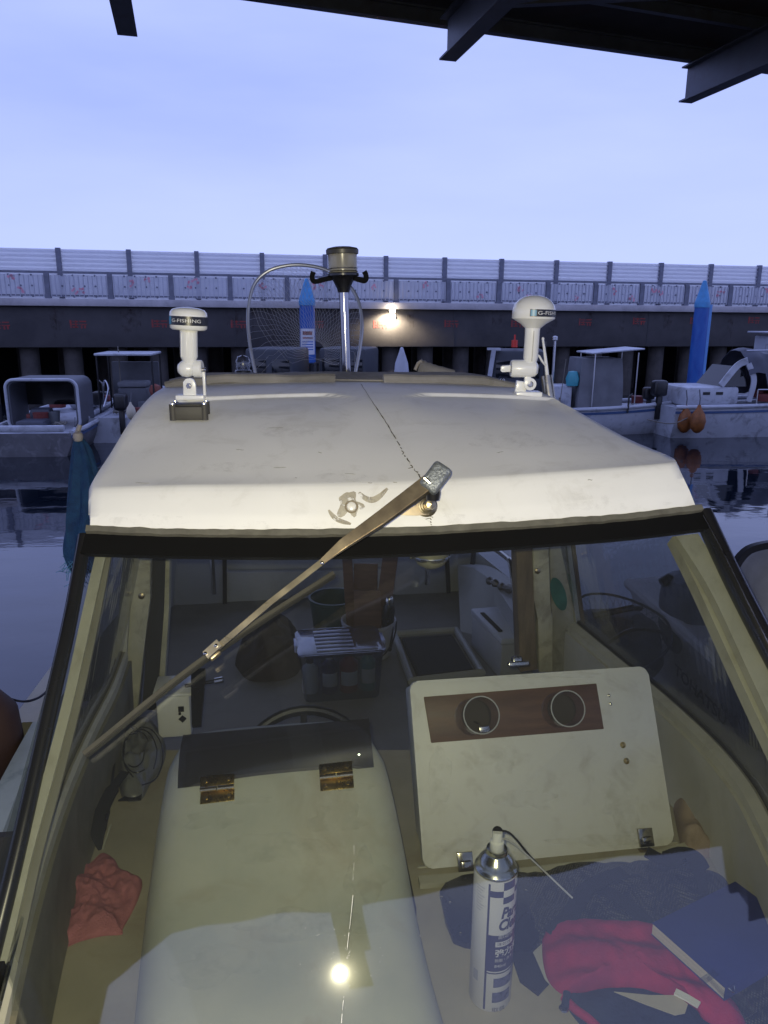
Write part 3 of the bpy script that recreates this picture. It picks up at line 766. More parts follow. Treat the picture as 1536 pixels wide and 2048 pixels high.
# E: boat with flat white canopy
t, rows = boat('moored_boat', 'small white boat with flat white canopy and black outboard, left of our roof', 246, 884, 97, 4.6, 1.35, .5, shift=2.2)
q = MB(); q.box(1.2, 1.15, .05, T(-1.0, 0, 1.70), bev=.02); obj('canopy_top', q, bwhite, t)
for xx, yy in ((-1.5, -.55), (-1.5, .55), (-.5, -.55), (-.5, .55)):
    q = MB(); q.tube([(xx, yy, .5), (xx, yy, 1.68)], .018, n=6); obj('canopy_post', q, cowl, t)
q = MB(); q.box(.06, 1.0, .9, T(-.4, 0, 1.05), bev=.02); q.box(.5, .6, .5, T(-.9, -.05, .75), bev=.05); obj('console', q, bgrey, t)
q = MB(); q.box(.55, .6, .12, T(-.9, -.05, 1.06), bev=.04); obj('seat_cover', q, tarp, t)
outboard(t, T(-2.35, -.05, .62), .72)
q = MB(); q.lathe([(.0, .14), (.1, .1), (.13, 0), (.1, -.1), (0, -.14)], T(-1.3, -.55, .95), n=14); obj('brown_float', q, M('brown_float', (.22, .06, .04), rough=.6), t)
clutter(t, 14, (-2.0, 1.5), .4, .5, 9)
f = fender('fender', 262, 822, 12.5, 'pale cream float hanging beside the black outboard, left of our roof', .5, M('cream_float', (.5, .45, .33), rough=.6))
# F,G: dark boats behind the landing net
for (px, py, yw, lab, cabw, red) in ((560, 845, 80, 'dark cabin boat seen through the landing net, left of the blue post', 1.0, False),
                                     (700, 840, 78, 'grey cabin boat behind the lantern pole', 1.05, False),
                                     (1030, 850, 80, 'dark covered boat carrying a small red lantern, left of the domed antenna', 1.1, True)):
    t, rows = boat('moored_boat', lab, px, py, yw, 4.6, 1.5, .55)
    q = MB(); q.box(1.4, 1.15, 1.25, T(.0, 0, 1.15), bev=.08); obj('cabin', q, M('far_cabin_dark', (.035, .04, .05), rough=.6), t)
    q = MB()
    for yy in (-.28, .28): q.box(.02, .42, .38, T(-.702, yy, 1.35), bev=.004)
    obj('window', q, dkglass, t)
    clutter(t, int(px), (-2.0, -.8), .4, .55, 6)
    if red:
        q = MB(); q.cyl(.07, .16, T(-.3, .1, 1.83), n=12); q.cyl(.02, .12, T(-.3, .1, 1.99), n=8); obj('red_lantern', q, M('red_lens', (.35, .02, .02), rough=.3, emit=(1, .08, .04), estr=.06), t)
        q = MB(); q.strip([(-.75, .55, 1.78), (-.7, .62, 1.2), (-.72, .62, .9)], .1, .05, (-1, 0, 0)); q.box(.1, .3, .05, T(-.75, .55, 1.8)); q.box(.1, .22, .05, T(-.72, .68, .9)); obj('white_bracket', q, bwhite, t)
# thin wire and a pale cone marker behind the roof
g = P(803, 745, 15); t = thing('marker_cone', 'small pale cone-shaped marker standing on a far deck, right of the lantern pole', 'marker', Vector((g.x, g.y, g.z - .12)))
q = MB(); q.lathe([(0, .62), (.03, .6), (.13, .3), (.16, .0), (0, 0)], n=14); obj('cone', q, bwhite, t)
q = MB(); q.cyl(.02, .2, T(0, 0, -.2), n=8); obj('spike', q, bgrey, t)

# ================================================================== OUR OWN BOAT
def toB(v): return BMI @ v
BOATL = BM.copy(); BOATL.translation = B(.25, 1.4, -CAMZ)
boat_t = thing('fishing_boat', 'cream white fishing boat seen from its bow, cabin roof and windscreen lit by a lamp', 'boat', BOATL)
def bobj(name, mb, mat, parent=None, **k): return obj(name, mb, mat, parent or boat_t, world=True, **k)

# ---- roof: rows front to back given as measured outline points, crown in between
gl = [(180, 1058), (350, 1065), (600, 1067), (850, 1061), (1100, 1046), (1250, 1034), (1393, 1018)]
rowA = [toB(G(x, y, .006)) for x, y in gl]
def resample(pts, n):
    pts = bez(pts, 12); L = [0]
    for a, b_ in zip(pts, pts[1:]): L.append(L[-1] + (b_ - a).length)
    o = []; j = 0
    for k in range(n):
        s = L[-1] * k / (n - 1)
        while j < len(L) - 2 and L[j + 1] < s: j += 1
        u = (s - L[j]) / max(1e-9, L[j + 1] - L[j]); o.append(pts[j].lerp(pts[j + 1], min(1, u)))
    return o
NX = 61
A = resample(rowA, NX)
by0 = sum(p.y for p in A) / NX
cr_px = [(187, 979), (350, 973), (600, 972), (850, 966), (1100, 948), (1250, 936), (1352, 926)]
Bp = []
for (x, y), a in zip(cr_px, rowA):
    Bp.append(toB(hitby(x, y, a.y + .045)))
Brow = resample(Bp, NX)
# rear control: left, centre, right silhouettes at increasing distance aft
fL = Brow[0].y - .045 - by0; fC = Brow[NX // 2].y - .045 - by0; fR = Brow[-1].y - .045 - by0
def crown(pl, pc, pr, ol, oc, orr, w):
    l = toB(hitby(*pl, by0 + ol + fL * w)); c = toB(hitby(*pc, by0 + oc + fC * w)); r = toB(hitby(*pr, by0 + orr + fR * w)); o = []
    tc_ = (c.x - l.x) / (r.x - l.x) * 2 - 1
    for k in range(NX):
        t_ = k / (NX - 1) * 2 - 1
        x = lerp(l.x, r.x, (t_ + 1) / 2)
        yl = lerp(l.y, r.y, (t_ + 1) / 2); yb = (c.y - lerp(l.y, r.y, (tc_ + 1) / 2))
        base = lerp(l.z, r.z, (t_ + 1) / 2)
        h = c.z - lerp(l.z, r.z, (tc_ + 1) / 2)
        o.append(Vector((x, yl + yb * (1 - t_ * t_), base + h * (1 - abs(t_) ** 2.2))))
    return o
R1 = crown((190, 955), (800, 935), (1340, 913), .095, .105, .095, 1.0)
R2 = crown((222, 905), (770, 872), (1255, 877), .215, .235, .215, .75)
R3_ = crown((262, 840), (735, 808), (1165, 828), .365, .40, .375, .4)
R4 = crown((302, 792), (712, 776), (1095, 790), .53, .56, .53, .1)
R5 = crown((335, 771), (700, 762), (1050, 774), .72, .72, .72, 0)
ctrl = [Brow, R1, R2, R3_, R4, R5]
rows = []
# front face between the lip and the crease, with a soft roll
for k in range(5):
    u = k / 5
    rows.append([A[i].lerp(Brow[i], u) + Vector((0, -.006 * math.sin(math.pi * u), 0)) for i in range(NX)])
NF = len(rows)
for i in range(len(ctrl) - 1):
    for k in range(9):
        t_ = k / 9
        r = []
        for j in range(NX):
            p0 = ctrl[max(i - 1, 0)][j]; p1 = ctrl[i][j]; p2 = ctrl[i + 1][j]; p3 = ctrl[min(i + 2, len(ctrl) - 1)][j]
            r.append(.5 * ((2 * p1) + (p2 - p0) * t_ + (2 * p0 - 5 * p1 + 4 * p2 - p3) * t_ * t_ + (3 * p1 - p0 - 3 * p2 + p3) * t_ ** 3))
        rows.append(r)
rows.append(ctrl[-1])
# smooth the crease a little
def smooth_rows(rows, i0, i1, n=2):
    for _ in range(n):
        cp = [[v.copy() for v in r] for r in rows]
        for i in range(i0, i1):
            for j in range(NX): rows[i][j] = cp[i][j] * .5 + (cp[i - 1][j] + cp[i + 1][j]) * .25
smooth_rows(rows, NF - 2, NF + 4, 4)
# two shallow recessed fields with a stepped rear edge (boat coordinates measured on the roof)
def sstep(a, b_, x):
    t_ = max(0, min(1, (x - a) / (b_ - a))); return t_ * t_ * (3 - 2 * t_)
cx_ = rows[-1][NX // 2].x
yL = toB(hitby(500, 790, by0 + .62)).y
def fine(rows, f=3):                        # refine along y around the recess for a crisp edge
    o = []
    for a, b_ in zip(rows, rows[1:]):
        for k in range(f): o.append([x.lerp(y, k / f) for x, y in zip(a, b_)])
    o.append(rows[-1]); return o
rows = fine(rows, 3)
_o = []
for a, b_ in zip(rows, rows[1:]):
    _o.append(a)
    if a[NX // 2].y > by0 + .40 and a[NX // 2].y < by0 + .57:
        for k in (1, 2): _o.append([x.lerp(y, k / 3) for x, y in zip(a, b_)])
_o.append(rows[-1]); rows = _o
def roof_z(p, rec=True):
    return p
xl0 = toB(hitby(345, 792, by0 + .49)).x; xl1 = toB(hitby(715, 792, by0 + .49)).x
xr0 = toB(hitby(790, 792, by0 + .49)).x; xr1 = toB(hitby(1120, 792, by0 + .49)).x
ye = by0 + .50; yf = by0 + .24
for r in rows:
    for p in r:
        for (xa, xb, sl, sr) in ((xl0, xl1, .03, .09), (xr0, xr1, .09, .03)):
            if xa < p.x < xb and p.y > by0 + .1:
                gx = sstep(xa, xa + sl, p.x) * (1 - sstep(xb - sr, xb, p.x))
                yy = ye - .05 * (1 - gx)
                d = 0.0075 * gx * sstep(yf, yf + .22, p.y) * (1 - sstep(yy - .006, yy, p.y))
                p.z -= d
# gutter side skirts + underside so that the roof is a real shell
vsrows = []
for r in rows:
    l = r[0]; q_ = r[-1]
    L_ = [l + Vector((.028, .012, -.065)), l + Vector((.003, .006, -.062)), l + Vector((-.012, .003, -.040)), l + Vector((-.009, 0, -.014))]
    Q_ = [q_ + Vector((.009, 0, -.014)), q_ + Vector((.012, .003, -.040)), q_ + Vector((-.003, .006, -.062)), q_ + Vector((-.028, .012, -.065))]
    vsrows.append(L_ + r + Q_)
# at the very front the skirt folds into the lip
for i in range(0, NF * 3):
    u = i / (NF * 3); r = vsrows[i]
    for k in range(4):
        fx, fy = ((.034, .060), (.016, .046), (.002, .028), (-.003, .011))[k]
        r[k] = (r[4] + Vector((fx, fy, -.001 * (4 - k)))).lerp(r[k], u ** 1.5); r[-1 - k] = (r[-5] + Vector((-fx, fy, -.001 * (4 - k)))).lerp(r[-1 - k], u ** 1.5)
mb = MB(); mb.grid([[BM @ p for p in r] for r in vsrows])
def surf(bx, by):                           # nearest roof point to a boat position
    best = None
    for r in rows:
        for p in r:
            d = (p.x - bx) ** 2 + (p.y - by) ** 2
            if best is None or d < best[0]: best = (d, p)
    return best[1].copy()
def on_roof(px, py):                        # where a line of sight meets the roof (measured)
    best = None
    for r in rows:
        for p in r:
            q_ = CM.inverted() @ (BM @ p); x = 768 + F * q_.x / -q_.z; y = 1024 - F * q_.y / -q_.z
            d = (x - px) ** 2 + (y - py) ** 2
            if best is None or d < best[0]: best = (d, p)
    return best[1].copy()
roof = bobj('cabin_roof', mb, gel, angle=60)
def roof_at(px, py):
    """exact point and normal on the roof mesh"""
    me = roof.data
    inv = LOCAL[roof.name].inverted()
    o = inv @ CAM; d = (inv.to_3x3() @ ray(px, py)).normalized()
    ok, loc, n, _ = roof.ray_cast(o, d)
    if not ok:
        p = on_roof(px, py); return BM @ p, Vector((0, 0, 1))
    if n.dot(d) > 0: n = -n
    return LOCAL[roof.name] @ loc, (LOCAL[roof.name].to_3x3() @ n).normalized()
bpy.context.view_layer.update()
# inner lining below the roof, dark underside closes the cabin
mb = MB(); mb.grid([[BM @ (Vector((.22 + (p.x - .22) * .955, p.y + (.05 if i < 5 else .01), p.z - .045 - (.01 if i < 9 else 0)))) for p in r[1:-1:4]] for i, r in enumerate(rows[::5])]).solid(.006)
bobj('roof_lining', mb, darkin)
def proj_y(v):
    q_ = CM.inverted() @ v; return 1024 - F * q_.y / -q_.z
# seam crack running down the middle of the roof
pts = []
sp_ = bez([Vector((x, y, 0)) for x, y in ((722, 768), (742, 800), (775, 850), (800, 895), (818, 925), (838, 952), (852, 985), (860, 1030), (862, 1055))], 10)
random.seed(3)
segs = []; cur = []
for i, s in enumerate(sp_):
    p, n = roof_at(s.x + random.uniform(-1, 1) * (0.5 if s.y < 860 else 2.0), s.y)
    if random.random() < (.0 if s.y < 850 else .22 if s.y < 960 else .45) and len(cur) > 1: segs.append(cur); cur = []
    cur.append(p + n * .0006)
segs.append(cur)
mb = MB(); mu = MB()
allp = [p for sg in segs for p in sg]
up = [p for p in allp if proj_y(p) < 872]; mu.strip([p - Vector((0, 0, .0005)) for p in up], .0016, .0008, (0, -.2, 1))
for sg in segs:
    sg = [p for p in sg if proj_y(p) > 800]
    if len(sg) > 1:
        mb.strip([p - Vector((0, 0, .0003)) for p in sg], [random.choice((.0006, .0014, .0022)) for _ in sg], .0008, (0, -.2, 1))
        for p in sg[::2]:
            if proj_y(p) > 890 and random.random() < .3: mb.strip([p, p + BR * random.uniform(-.010, .010) - BA * random.uniform(0, .006) + Vector((0, 0, -.001))], .0009, .0007, (0, -.2, 1))
bobj('seam_crack', mb, M('crack_dark', (.06, .055, .045), rough=.9), kind='stuff')
bobj('seam_line', mu, M('seam_grey', (.34, .34, .34), rough=.8), kind='stuff')
# small scuffs
mb = MB()
for (x, y, l, a) in ((700, 948, 22, .12), (740, 966, 9, 0), (790, 965, 9, .1), (550, 856, 34, -.1), (285, 966, 28, .08), (592, 956, 5, .3), (560, 935, 26, -.05), (480, 900, 16, .2), (1000, 905, 14, -.3), (1180, 960, 10, .1), (640, 905, 8, .6)):
    ps = [roof_at(x + (k / 4 - .5) * l, y + a * (k / 4 - .5) * l * .5 + random.uniform(-.6, .6))[0] for k in range(5)]
    n = roof_at(x, y)[1]; mb.strip([p + n * .0002 for p in ps], [.0006, .0022, .0016, .002, .0005], .0003, n)
bobj('scuff', mb, M('scuff_grey', (.36, .35, .32), rough=.8), kind='stuff')
# plugged hole with smeared sealant
hp, hn = roof_at(703, 1014)
hm = frame(hp, BR, BA.cross(BR)); hm = Matrix.Translation(hp) @ hn.to_track_quat('Z', 'Y').to_matrix().to_4x4()
def blob(cx, cy, rx, ry, seed, z=.0008, n=40, rough_=.22):
    vs = [(cx, cy, z)]
    for k in range(n):
        a = 2 * math.pi * k / n; f = 1 + rough_ * noise.noise(Vector((math.cos(a) * 1.7 + seed, math.sin(a) * 1.7, seed * 3.1))) * 2
        vs.append((cx + rx * f * math.cos(a), cy + ry * f * math.sin(a), z * .4))
    return vs, [(0, 1 + k, 1 + (k + 1) % n) for k in range(n)]
smear = M('old_sealant', (.31, .28, .22), rough=.6, var=.3, scale=60, c2=(.44, .41, .33), stain=(.22, .19, .15), stain_scale=60, stain_amt=.6)
t_ = smear.node_tree; nn_ = t_.nodes.new('ShaderNodeTexNoise'); nn_.inputs['Scale'].default_value = 75; nn_.inputs['Detail'].default_value = 6
tcc = t_.nodes.new('ShaderNodeTexCoord'); t_.links.new(tcc.outputs['Object'], nn_.inputs['Vector'])
mr_ = t_.nodes.new('ShaderNodeMapRange'); mr_.inputs[1].default_value = .34; mr_.inputs[2].default_value = .54; mr_.inputs[3].default_value = .05; mr_.inputs[4].default_value = .95
t_.links.new(nn_.outputs[0], mr_.inputs[0]); t_.links.new(mr_.outputs[0], t_.nodes['Principled BSDF'].inputs['Alpha'])
def roof_patch(pts_px, off):                # thin sheet laid on the roof skin
    mb = MB(); vs = []; 
    c = Vector((sum(p[0] for p in pts_px) / len(pts_px), sum(p[1] for p in pts_px) / len(pts_px)))
    n_ = len(pts_px); rings = [0.0, .35, .7, 1.0]
    for q_ in rings:
        for (x, y) in pts_px:
            p, n = roof_at(c.x + (x - c.x) * q_, c.y + (y - c.y) * q_); vs.append(p + n * (off if q_ < 1 else off * .3))
    fs = []
    for i in range(len(rings) - 1):
        for k in range(n_):
            a = i * n_ + k; b_ = i * n_ + (k + 1) % n_; fs.append((a, b_, b_ + n_, a + n_))
    mb.raw(vs, fs); return mb
def ragged(cx, cy, rx, ry, seed, n=36, am=.3):
    o = []
    for k in range(n):
        a = 2 * math.pi * k / n; f = 1 + am * noise.noise(Vector((math.cos(a) * 1.6 + seed, math.sin(a) * 1.6, seed * 3.1))) * 2
        o.append((cx + rx * f * math.cos(a), cy + ry * f * math.sin(a)))
    return o
bobj('sealant_smear', roof_patch(ragged(698, 1008, 28, 27, 2.2, am=.42), .0008), smear)
mb = MB(); q1 = [(718, 985), (730, 996), (745, 1000), (760, 992), (775, 977)]
mb.strip([roof_at(*p)[0] for p in [(a.x, a.y) for a in bez([Vector((x, y, 0)) for x, y in q1], 5)]], [.004 + .008 * math.sin(math.pi * (k + .5) / 21) for k in range(21)], .0006, hn); bobj('sealant_smear', mb, smear)
mb = MB(); q1 = [(657, 1020), (668, 1034), (685, 1043), (702, 1048)]
mb.strip([roof_at(*p)[0] for p in [(a.x, a.y) for a in bez([Vector((x, y, 0)) for x, y in q1], 5)]], [.002 + .008 * math.sin(math.pi * (k + .5) / 16) for k in range(16)], .0006, hn); bobj('sealant_smear', mb, smear)
mb = MB(); mb.lathe([(.0125, .0009), (.0125, .0018), (.0115, .0030), (.0095, .0022)], hm, n=24); o = bobj('hole_ring', mb, M('sealant_brown', (.24, .2, .14), rough=.7))
mb = MB(); mb.lathe([(.0092, 0), (.0092, .0035), (.0078, .0062), (.004, .0078), (0, .008)], hm, n=24); bobj('plug', mb, M('white_plug', (.75, .74, .70), rough=.3, coat=.3))

grime = M('grime_film', (.20, .185, .14), rough=.8, var=.4, scale=40)
t_ = grime.node_tree; nn_ = t_.nodes.new('ShaderNodeTexNoise'); nn_.inputs['Scale'].default_value = 38; nn_.inputs['Detail'].default_value = 9; nn_.inputs['Roughness'].default_value = .75
tcc = t_.nodes.new('ShaderNodeTexCoord'); t_.links.new(tcc.outputs['Object'], nn_.inputs['Vector'])
mr_ = t_.nodes.new('ShaderNodeMapRange'); mr_.inputs[1].default_value = .48; mr_.inputs[2].default_value = .74; mr_.inputs[3].default_value = 0; mr_.inputs[4].default_value = .15
t_.links.new(nn_.outputs[0], mr_.inputs[0]); t_.links.new(mr_.outputs[0], t_.nodes['Principled BSDF'].inputs['Alpha'])
for (x, y, rx, ry, sd) in ((300, 1040, 90, 10, 1.3), (560, 1052, 120, 8, 4.1), (940, 1040, 80, 12, 6.2), (1250, 1012, 90, 12, 2.9), (560, 860, 60, 14, 7.3), (690, 955, 50, 10, 8.8), (470, 935, 70, 9, 3.7), (1010, 880, 80, 16, 5.5), (870, 1030, 26, 16, 9.9), (1180, 985, 60, 14, 1.9)):
    bobj('grime_patch', roof_patch(ragged(x, y, rx, ry, sd, am=.3), .0004), grime)
# ---- weathered rubber lip and black band along the top of the glass
gl_up = [(178, 1060), (350, 1067), (600, 1068), (850, 1062), (1100, 1047), (1250, 1036), (1396, 1019)]
gl_dn = [(176, 1072), (350, 1078), (600, 1080), (850, 1074), (1100, 1059), (1250, 1047), (1400, 1029)]
def strip_on_glass(up, dn, off0, off1, n=50):
    U = resample([G(x, y, off0) for x, y in up], n); D_ = resample([G(x, y, off0) for x, y in dn], n)
    U2 = [p + GN * (off1 - off0) for p in U]; D2 = [p + GN * (off1 - off0) for p in D_]
    mb = MB(); mb.grid([U, U2, D2, D_], ); mb.grid([D_, U]); return mb
mbx = strip_on_glass(gl_up, gl_dn, -.004, .014, 120)
for v in mbx.bm.verts:
    v.co += GN * (.0012 * noise.noise(v.co * 60)); v.co.z += .0018 * noise.noise(v.co * 45 + Vector((3, 1, 2)))
bobj('rubber_lip', mbx, grub)
bd_dn = [(165, 1113), (350, 1118), (600, 1120), (850, 1112), (1100, 1094), (1250, 1082), (1422, 1062)]
bobj('black_band', strip_on_glass([(x, y - 1) for x, y in gl_dn], bd_dn, -.0085, .0045), blackm)

# ---- windscreen pane
gpoly = [(178, 1068), (600, 1074), (850, 1068), (1250, 1041), (1397, 1023), (1700, 1560), (1990, 2150), (1500, 2290), (-250, 2290), (-130, 2120), (20, 1640)]
mb = MB(); vs = [G(x, y, .0035) for x, y in gpoly] + [G(x, y, -.0015) for x, y in gpoly]; n_ = len(gpoly)
mb.raw(vs, [tuple(range(n_)), tuple(range(n_, 2 * n_))[::-1]] + [(k, (k + 1) % n_, n_ + (k + 1) % n_, n_ + k) for k in range(n_)])
bobj('windscreen', mb, glass, smooth=False)
# outer side edges: black rounded corner moulding left, glossy black right
def edge(name, pxs, r, mat, off=0.0, flat=None):
    mb = MB(); mb.tube(bez([G(x, y, off) for x, y in pxs], 10), r, n=12); return bobj(name, mb, mat)
edge('corner_moulding', [(170, 1072), (140, 1240), (97, 1430), (54, 1622), (12, 1800), (-60, 2080), (-110, 2250)], .0125, blackgloss, -.012)
edge('corner_moulding', [(1405, 1026), (1465, 1155), (1540, 1300), (1650, 1500), (1800, 1780), (1960, 2080)], .019, blackgloss, -.012)
mb = MB(); mb.tube([G(x, y, .012) for x, y in ((1407, 1030), (1450, 1110), (1500, 1212), (1560, 1330))], .0018, n=6); bobj('moulding_bead', mb, steel)
# cream corner posts seen through the glass
def post_strip(name, pts, wid, dep, mat, off):
    mb = MB(); P_ = bez([G(x, y, off) for x, y in pts], 8); mb.strip(P_, wid, -dep, GN); return bobj(name, mb, mat)
def ribbon(name, a, b_, mat, off, th=.02, sub=8, parent=None):      # slab between two traced edges lying in a plane behind the glass
    U = resample([G(x, y, off) for x, y in a], 40); V = resample([G(x, y, off) for x, y in b_], 40)
    mb = MB(); U2 = [p - GN * th for p in U]; V2 = [p - GN * th for p in V]
    mb.grid([U, V, V2, U2], close=False); mb.grid([U2, U]);
    return bobj(name, mb, mat, parent)
random.seed(11)
ribbon('corner_post', [(190, 1112), (163, 1230), (128, 1390), (84, 1560), (44, 1700), (-5, 1880), (-60, 2080), (-130, 2300)], [(211, 1112), (185, 1230), (149, 1390), (105, 1560), (64, 1710), (20, 1900), (-28, 2080), (-98, 2300)], cream_trim, -.012, .005)
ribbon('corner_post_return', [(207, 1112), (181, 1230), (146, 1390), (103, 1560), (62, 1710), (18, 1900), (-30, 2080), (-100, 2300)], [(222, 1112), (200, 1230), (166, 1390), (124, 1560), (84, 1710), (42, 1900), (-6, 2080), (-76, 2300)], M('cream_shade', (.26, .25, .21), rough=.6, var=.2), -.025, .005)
ribbon('corner_post', [(1352, 1072), (1420, 1180), (1500, 1350), (1580, 1520), (1690, 1750), (1850, 2080)], [(1396, 1067), (1466, 1180), (1545, 1350), (1625, 1520), (1735, 1750), (1895, 2080)], cream_trim, -.02)
ribbon('corner_post_return', [(1345, 1073), (1398, 1180), (1476, 1350), (1556, 1520), (1666, 1750), (1826, 2080)], [(1358, 1072), (1426, 1180), (1506, 1350), (1586, 1520), (1696, 1750), (1856, 2080)], cream_trim, -.045, .03)

# ---- side walls: sills, side panes, rear pillars
ZS = -.88
SZ = -1.065                                  # dash shelf level (camera relative)
def zr(px, py, z): return hit(px, py, Vector((0, 0, CAMZ + z)), Vector((0, 0, 1)))
sR = [zr(x, y, ZS) for x, y in ((1148, 1262), (1240, 1340), (1318, 1404), (1420, 1500), (1490, 1585), (1536, 1668), (1600, 1800))]
sL = [zr(x, y, ZS) for x, y in ((252, 1322), (228, 1390), (186, 1475), (140, 1580), (98, 1700), (55, 1850), (10, 2040), (-50, 2300))]
for sd_, ps in ((1, sR), (-1, sL)):
    Q = bez(ps, 8)
    out_ = BR * sd_
    mb = MB(); iw = .020 if sd_ > 0 else .006
    mb.grid([[p - out_ * iw for p in Q], [p - out_ * iw + Vector((0, 0, .02)) for p in Q], [p + Vector((0, 0, .028)) for p in Q], [p + out_ * .03 + Vector((0, 0, .015)) for p in Q], [p + out_ * .03 - Vector((0, 0, .05)) for p in Q]])
    s_ = bobj('window_sill', mb, cream_trim)
    mb = MB(); mb.tube([p + out_ * .012 + Vector((0, 0, .027)) for p in Q], .006, n=6); bobj('sill_seal', mb, blackm)
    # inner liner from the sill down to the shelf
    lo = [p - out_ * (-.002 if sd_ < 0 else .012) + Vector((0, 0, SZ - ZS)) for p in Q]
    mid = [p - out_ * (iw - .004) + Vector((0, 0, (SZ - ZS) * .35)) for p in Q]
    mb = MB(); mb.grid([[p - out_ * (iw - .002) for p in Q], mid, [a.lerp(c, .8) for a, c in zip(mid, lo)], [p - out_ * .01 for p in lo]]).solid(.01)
    bobj('cabin_liner', mb, cream if sd_ > 0 else M('dark_liner', (.20, .19, .15), rough=.8, var=.3, scale=8, stain=(.1, .08, .05), stain_scale=6, stain_amt=.5))  # left liner in a darker colour than the right
    # outer cabin side and side deck
    mb = MB(); mb.grid([[p + out_ * .031 - Vector((0, 0, .04)) for p in Q], [p + out_ * .07 - Vector((0, 0, .42)) for p in Q]]).solid(.012)
    bobj('cabin_side', mb, cream)
    # side pane from sill up to the roof edge
    top = []
    for i, p in enumerate(Q):
        u = i / (len(Q) - 1)
        tb = toB(p); e_ = rows[-1][0 if sd_ < 0 else -1].lerp(rows[0][0 if sd_ < 0 else -1], min(1, u * 1.7))
        zt = e_.z - .05
        if i > len(Q) * .55:
            pass
        top.append(B(e_.x - sd_ * .01, min(tb.y, e_.y + .2) if u < .6 else tb.y, zt))
    # clip the top by the windscreen plane so pane and screen meet
    for i, p in enumerate(top):
        for k in range(40):
            if (p - (CAM - GN * (GD + .03))).dot(GN) > 0: p = p.lerp(Q[i], .05)
        top[i] = p
    mb = MB(); mb.grid([[p + out_ * .012 + Vector((0, 0, .02)) for p in Q], [p + out_ * .0 for p in top]]).solid(.004)
    bobj('side_window', mb, sglass, smooth=False)
# starboard rear pillar (right in picture) : traced in a plane across the boat
pby = toB(sR[0]).y + .02
def quad_by(name, pts, by, th, mat, parent=None, bev=0):
    vs = [hitby(x, y, by) for x, y in pts]; v2 = [p + BA * th for p in vs]; n_ = len(pts)
    mb = MB(); mb.raw(vs + v2, [tuple(range(n_)), tuple(range(n_, 2 * n_))[::-1]] + [(k, (k + 1) % n_, n_ + (k + 1) % n_, n_ + k) for k in range(n_)])
    if bev: bmesh.ops.bevel(mb.bm, geom=mb.bm.edges[:], offset=bev, segments=2, profile=.5, affect='EDGES')
    return bobj(name, mb, mat, parent)
oldcream = M('stained_cream', (.50, .48, .36), rough=.6, var=.3, scale=10, bump=.2, bscale=40, stain=(.15, .12, .08), stain_scale=14, stain_amt=.7)
quad_by('wood_post', [(1031, 1060), (1064, 1060), (1068, 1200), (1075, 1340), (1040, 1345), (1036, 1220)], pby - .01, .05, woodold, bev=.003)
pil = quad_by('rear_pillar', [(1064, 1060), (1098, 1060), (1098, 1210), (1106, 1232), (1106, 1345), (1078, 1345), (1076, 1240), (1068, 1200)], pby, .05, oldcream, bev=.004)
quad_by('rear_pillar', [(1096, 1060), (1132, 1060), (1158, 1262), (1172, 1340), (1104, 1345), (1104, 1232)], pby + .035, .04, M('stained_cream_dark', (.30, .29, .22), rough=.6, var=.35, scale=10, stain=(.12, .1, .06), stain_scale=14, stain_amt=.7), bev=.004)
quad_by('pillar_edge', [(1130, 1060), (1138, 1060), (1163, 1256), (1154, 1262)], pby + .028, .05, cream_trim, bev=.002)
quad_by('pillar_edge', [(1140, 1060), (1147, 1060), (1172, 1262), (1165, 1262)], pby + .04, .05, M('rust_edge', (.13, .07, .03), rough=.8, var=.4, scale=30))
sc_ = hitby(1075, 1142, pby); mb = MB(); mb.lathe([(.0085, -.006), (.0085, .002), (.005, .004), (0, .0045)], frame(sc_, BR, Vector((0, 0, 1))) , n=14); bobj('screw', mb, bronze, pil)
# green oval sticker
mb = MB(); vs = []
cen = [(1118, 1190)]
for k in range(28):
    a = 2 * math.pi * k / 28; vs.append(hitby(1117 + 15 * math.cos(a) + .25 * 32 * math.sin(a), 1188 + 33 * math.sin(a), pby + .032))
mb.raw(vs, [tuple(range(28))]).solid(.001); stk = bobj('oval_sticker', mb, M('green_sticker', (.03, .13, .10), rough=.4, var=.3, scale=20))
# port pillars (left in picture)
pbl = toB(sL[0]).y + .02
quad_by('rear_pillar', [(262, 1100), (302, 1100), (300, 1200), (284, 1330), (270, 1480), (258, 1420), (250, 1330)], pbl, .05, oldcream, bev=.004)
quad_by('pillar_edge', [(256, 1100), (266, 1100), (252, 1325), (240, 1325)], pbl - .02, .04, cream_trim, bev=.002)
quad_by('pillar_edge', [(246, 1100), (257, 1100), (240, 1318), (230, 1325)], pbl + .02, .04, oldcream, bev=.002)
quad_by('door_jamb', [(300, 1100), (330, 1100), (326, 1230), (312, 1420), (284, 1420), (298, 1210)], pbl + .03, .05, darkin)
quad_by('door_jamb', [(326, 1100), (340, 1100), (338, 1215), (326, 1420), (314, 1420), (322, 1230)], pbl + .05, .05, oldcream, bev=.003)
sc_ = hitby(283, 1192, pbl); mb = MB(); mb.lathe([(.0085, -.006), (.0085, .002), (.005, .004), (0, .0045)], frame(sc_, BR, Vector((0, 0, 1))), n=14); bobj('screw', mb, bronze)

# ---- dash shelf (level sheet under the windscreen)
shp = [(250, 1530), (330, 1500), (800, 1500), (1330, 1505), (1460, 1560), (1560, 1700), (1900, 2250), (-350, 2330), (60, 1850)]
mb = MB(); vs = [zr(x, y, SZ) for x, y in shp]; n_ = len(vs); v2 = [v - Vector((0, 0, .02)) for v in vs]
mb.raw(vs + v2, [tuple(range(n_)), tuple(range(n_, 2 * n_))[::-1]] + [(k, (k + 1) % n_, n_ + (k + 1) % n_, n_ + k) for k in range(n_)])
bobj('dash_shelf', mb, shelfm, smooth=False)

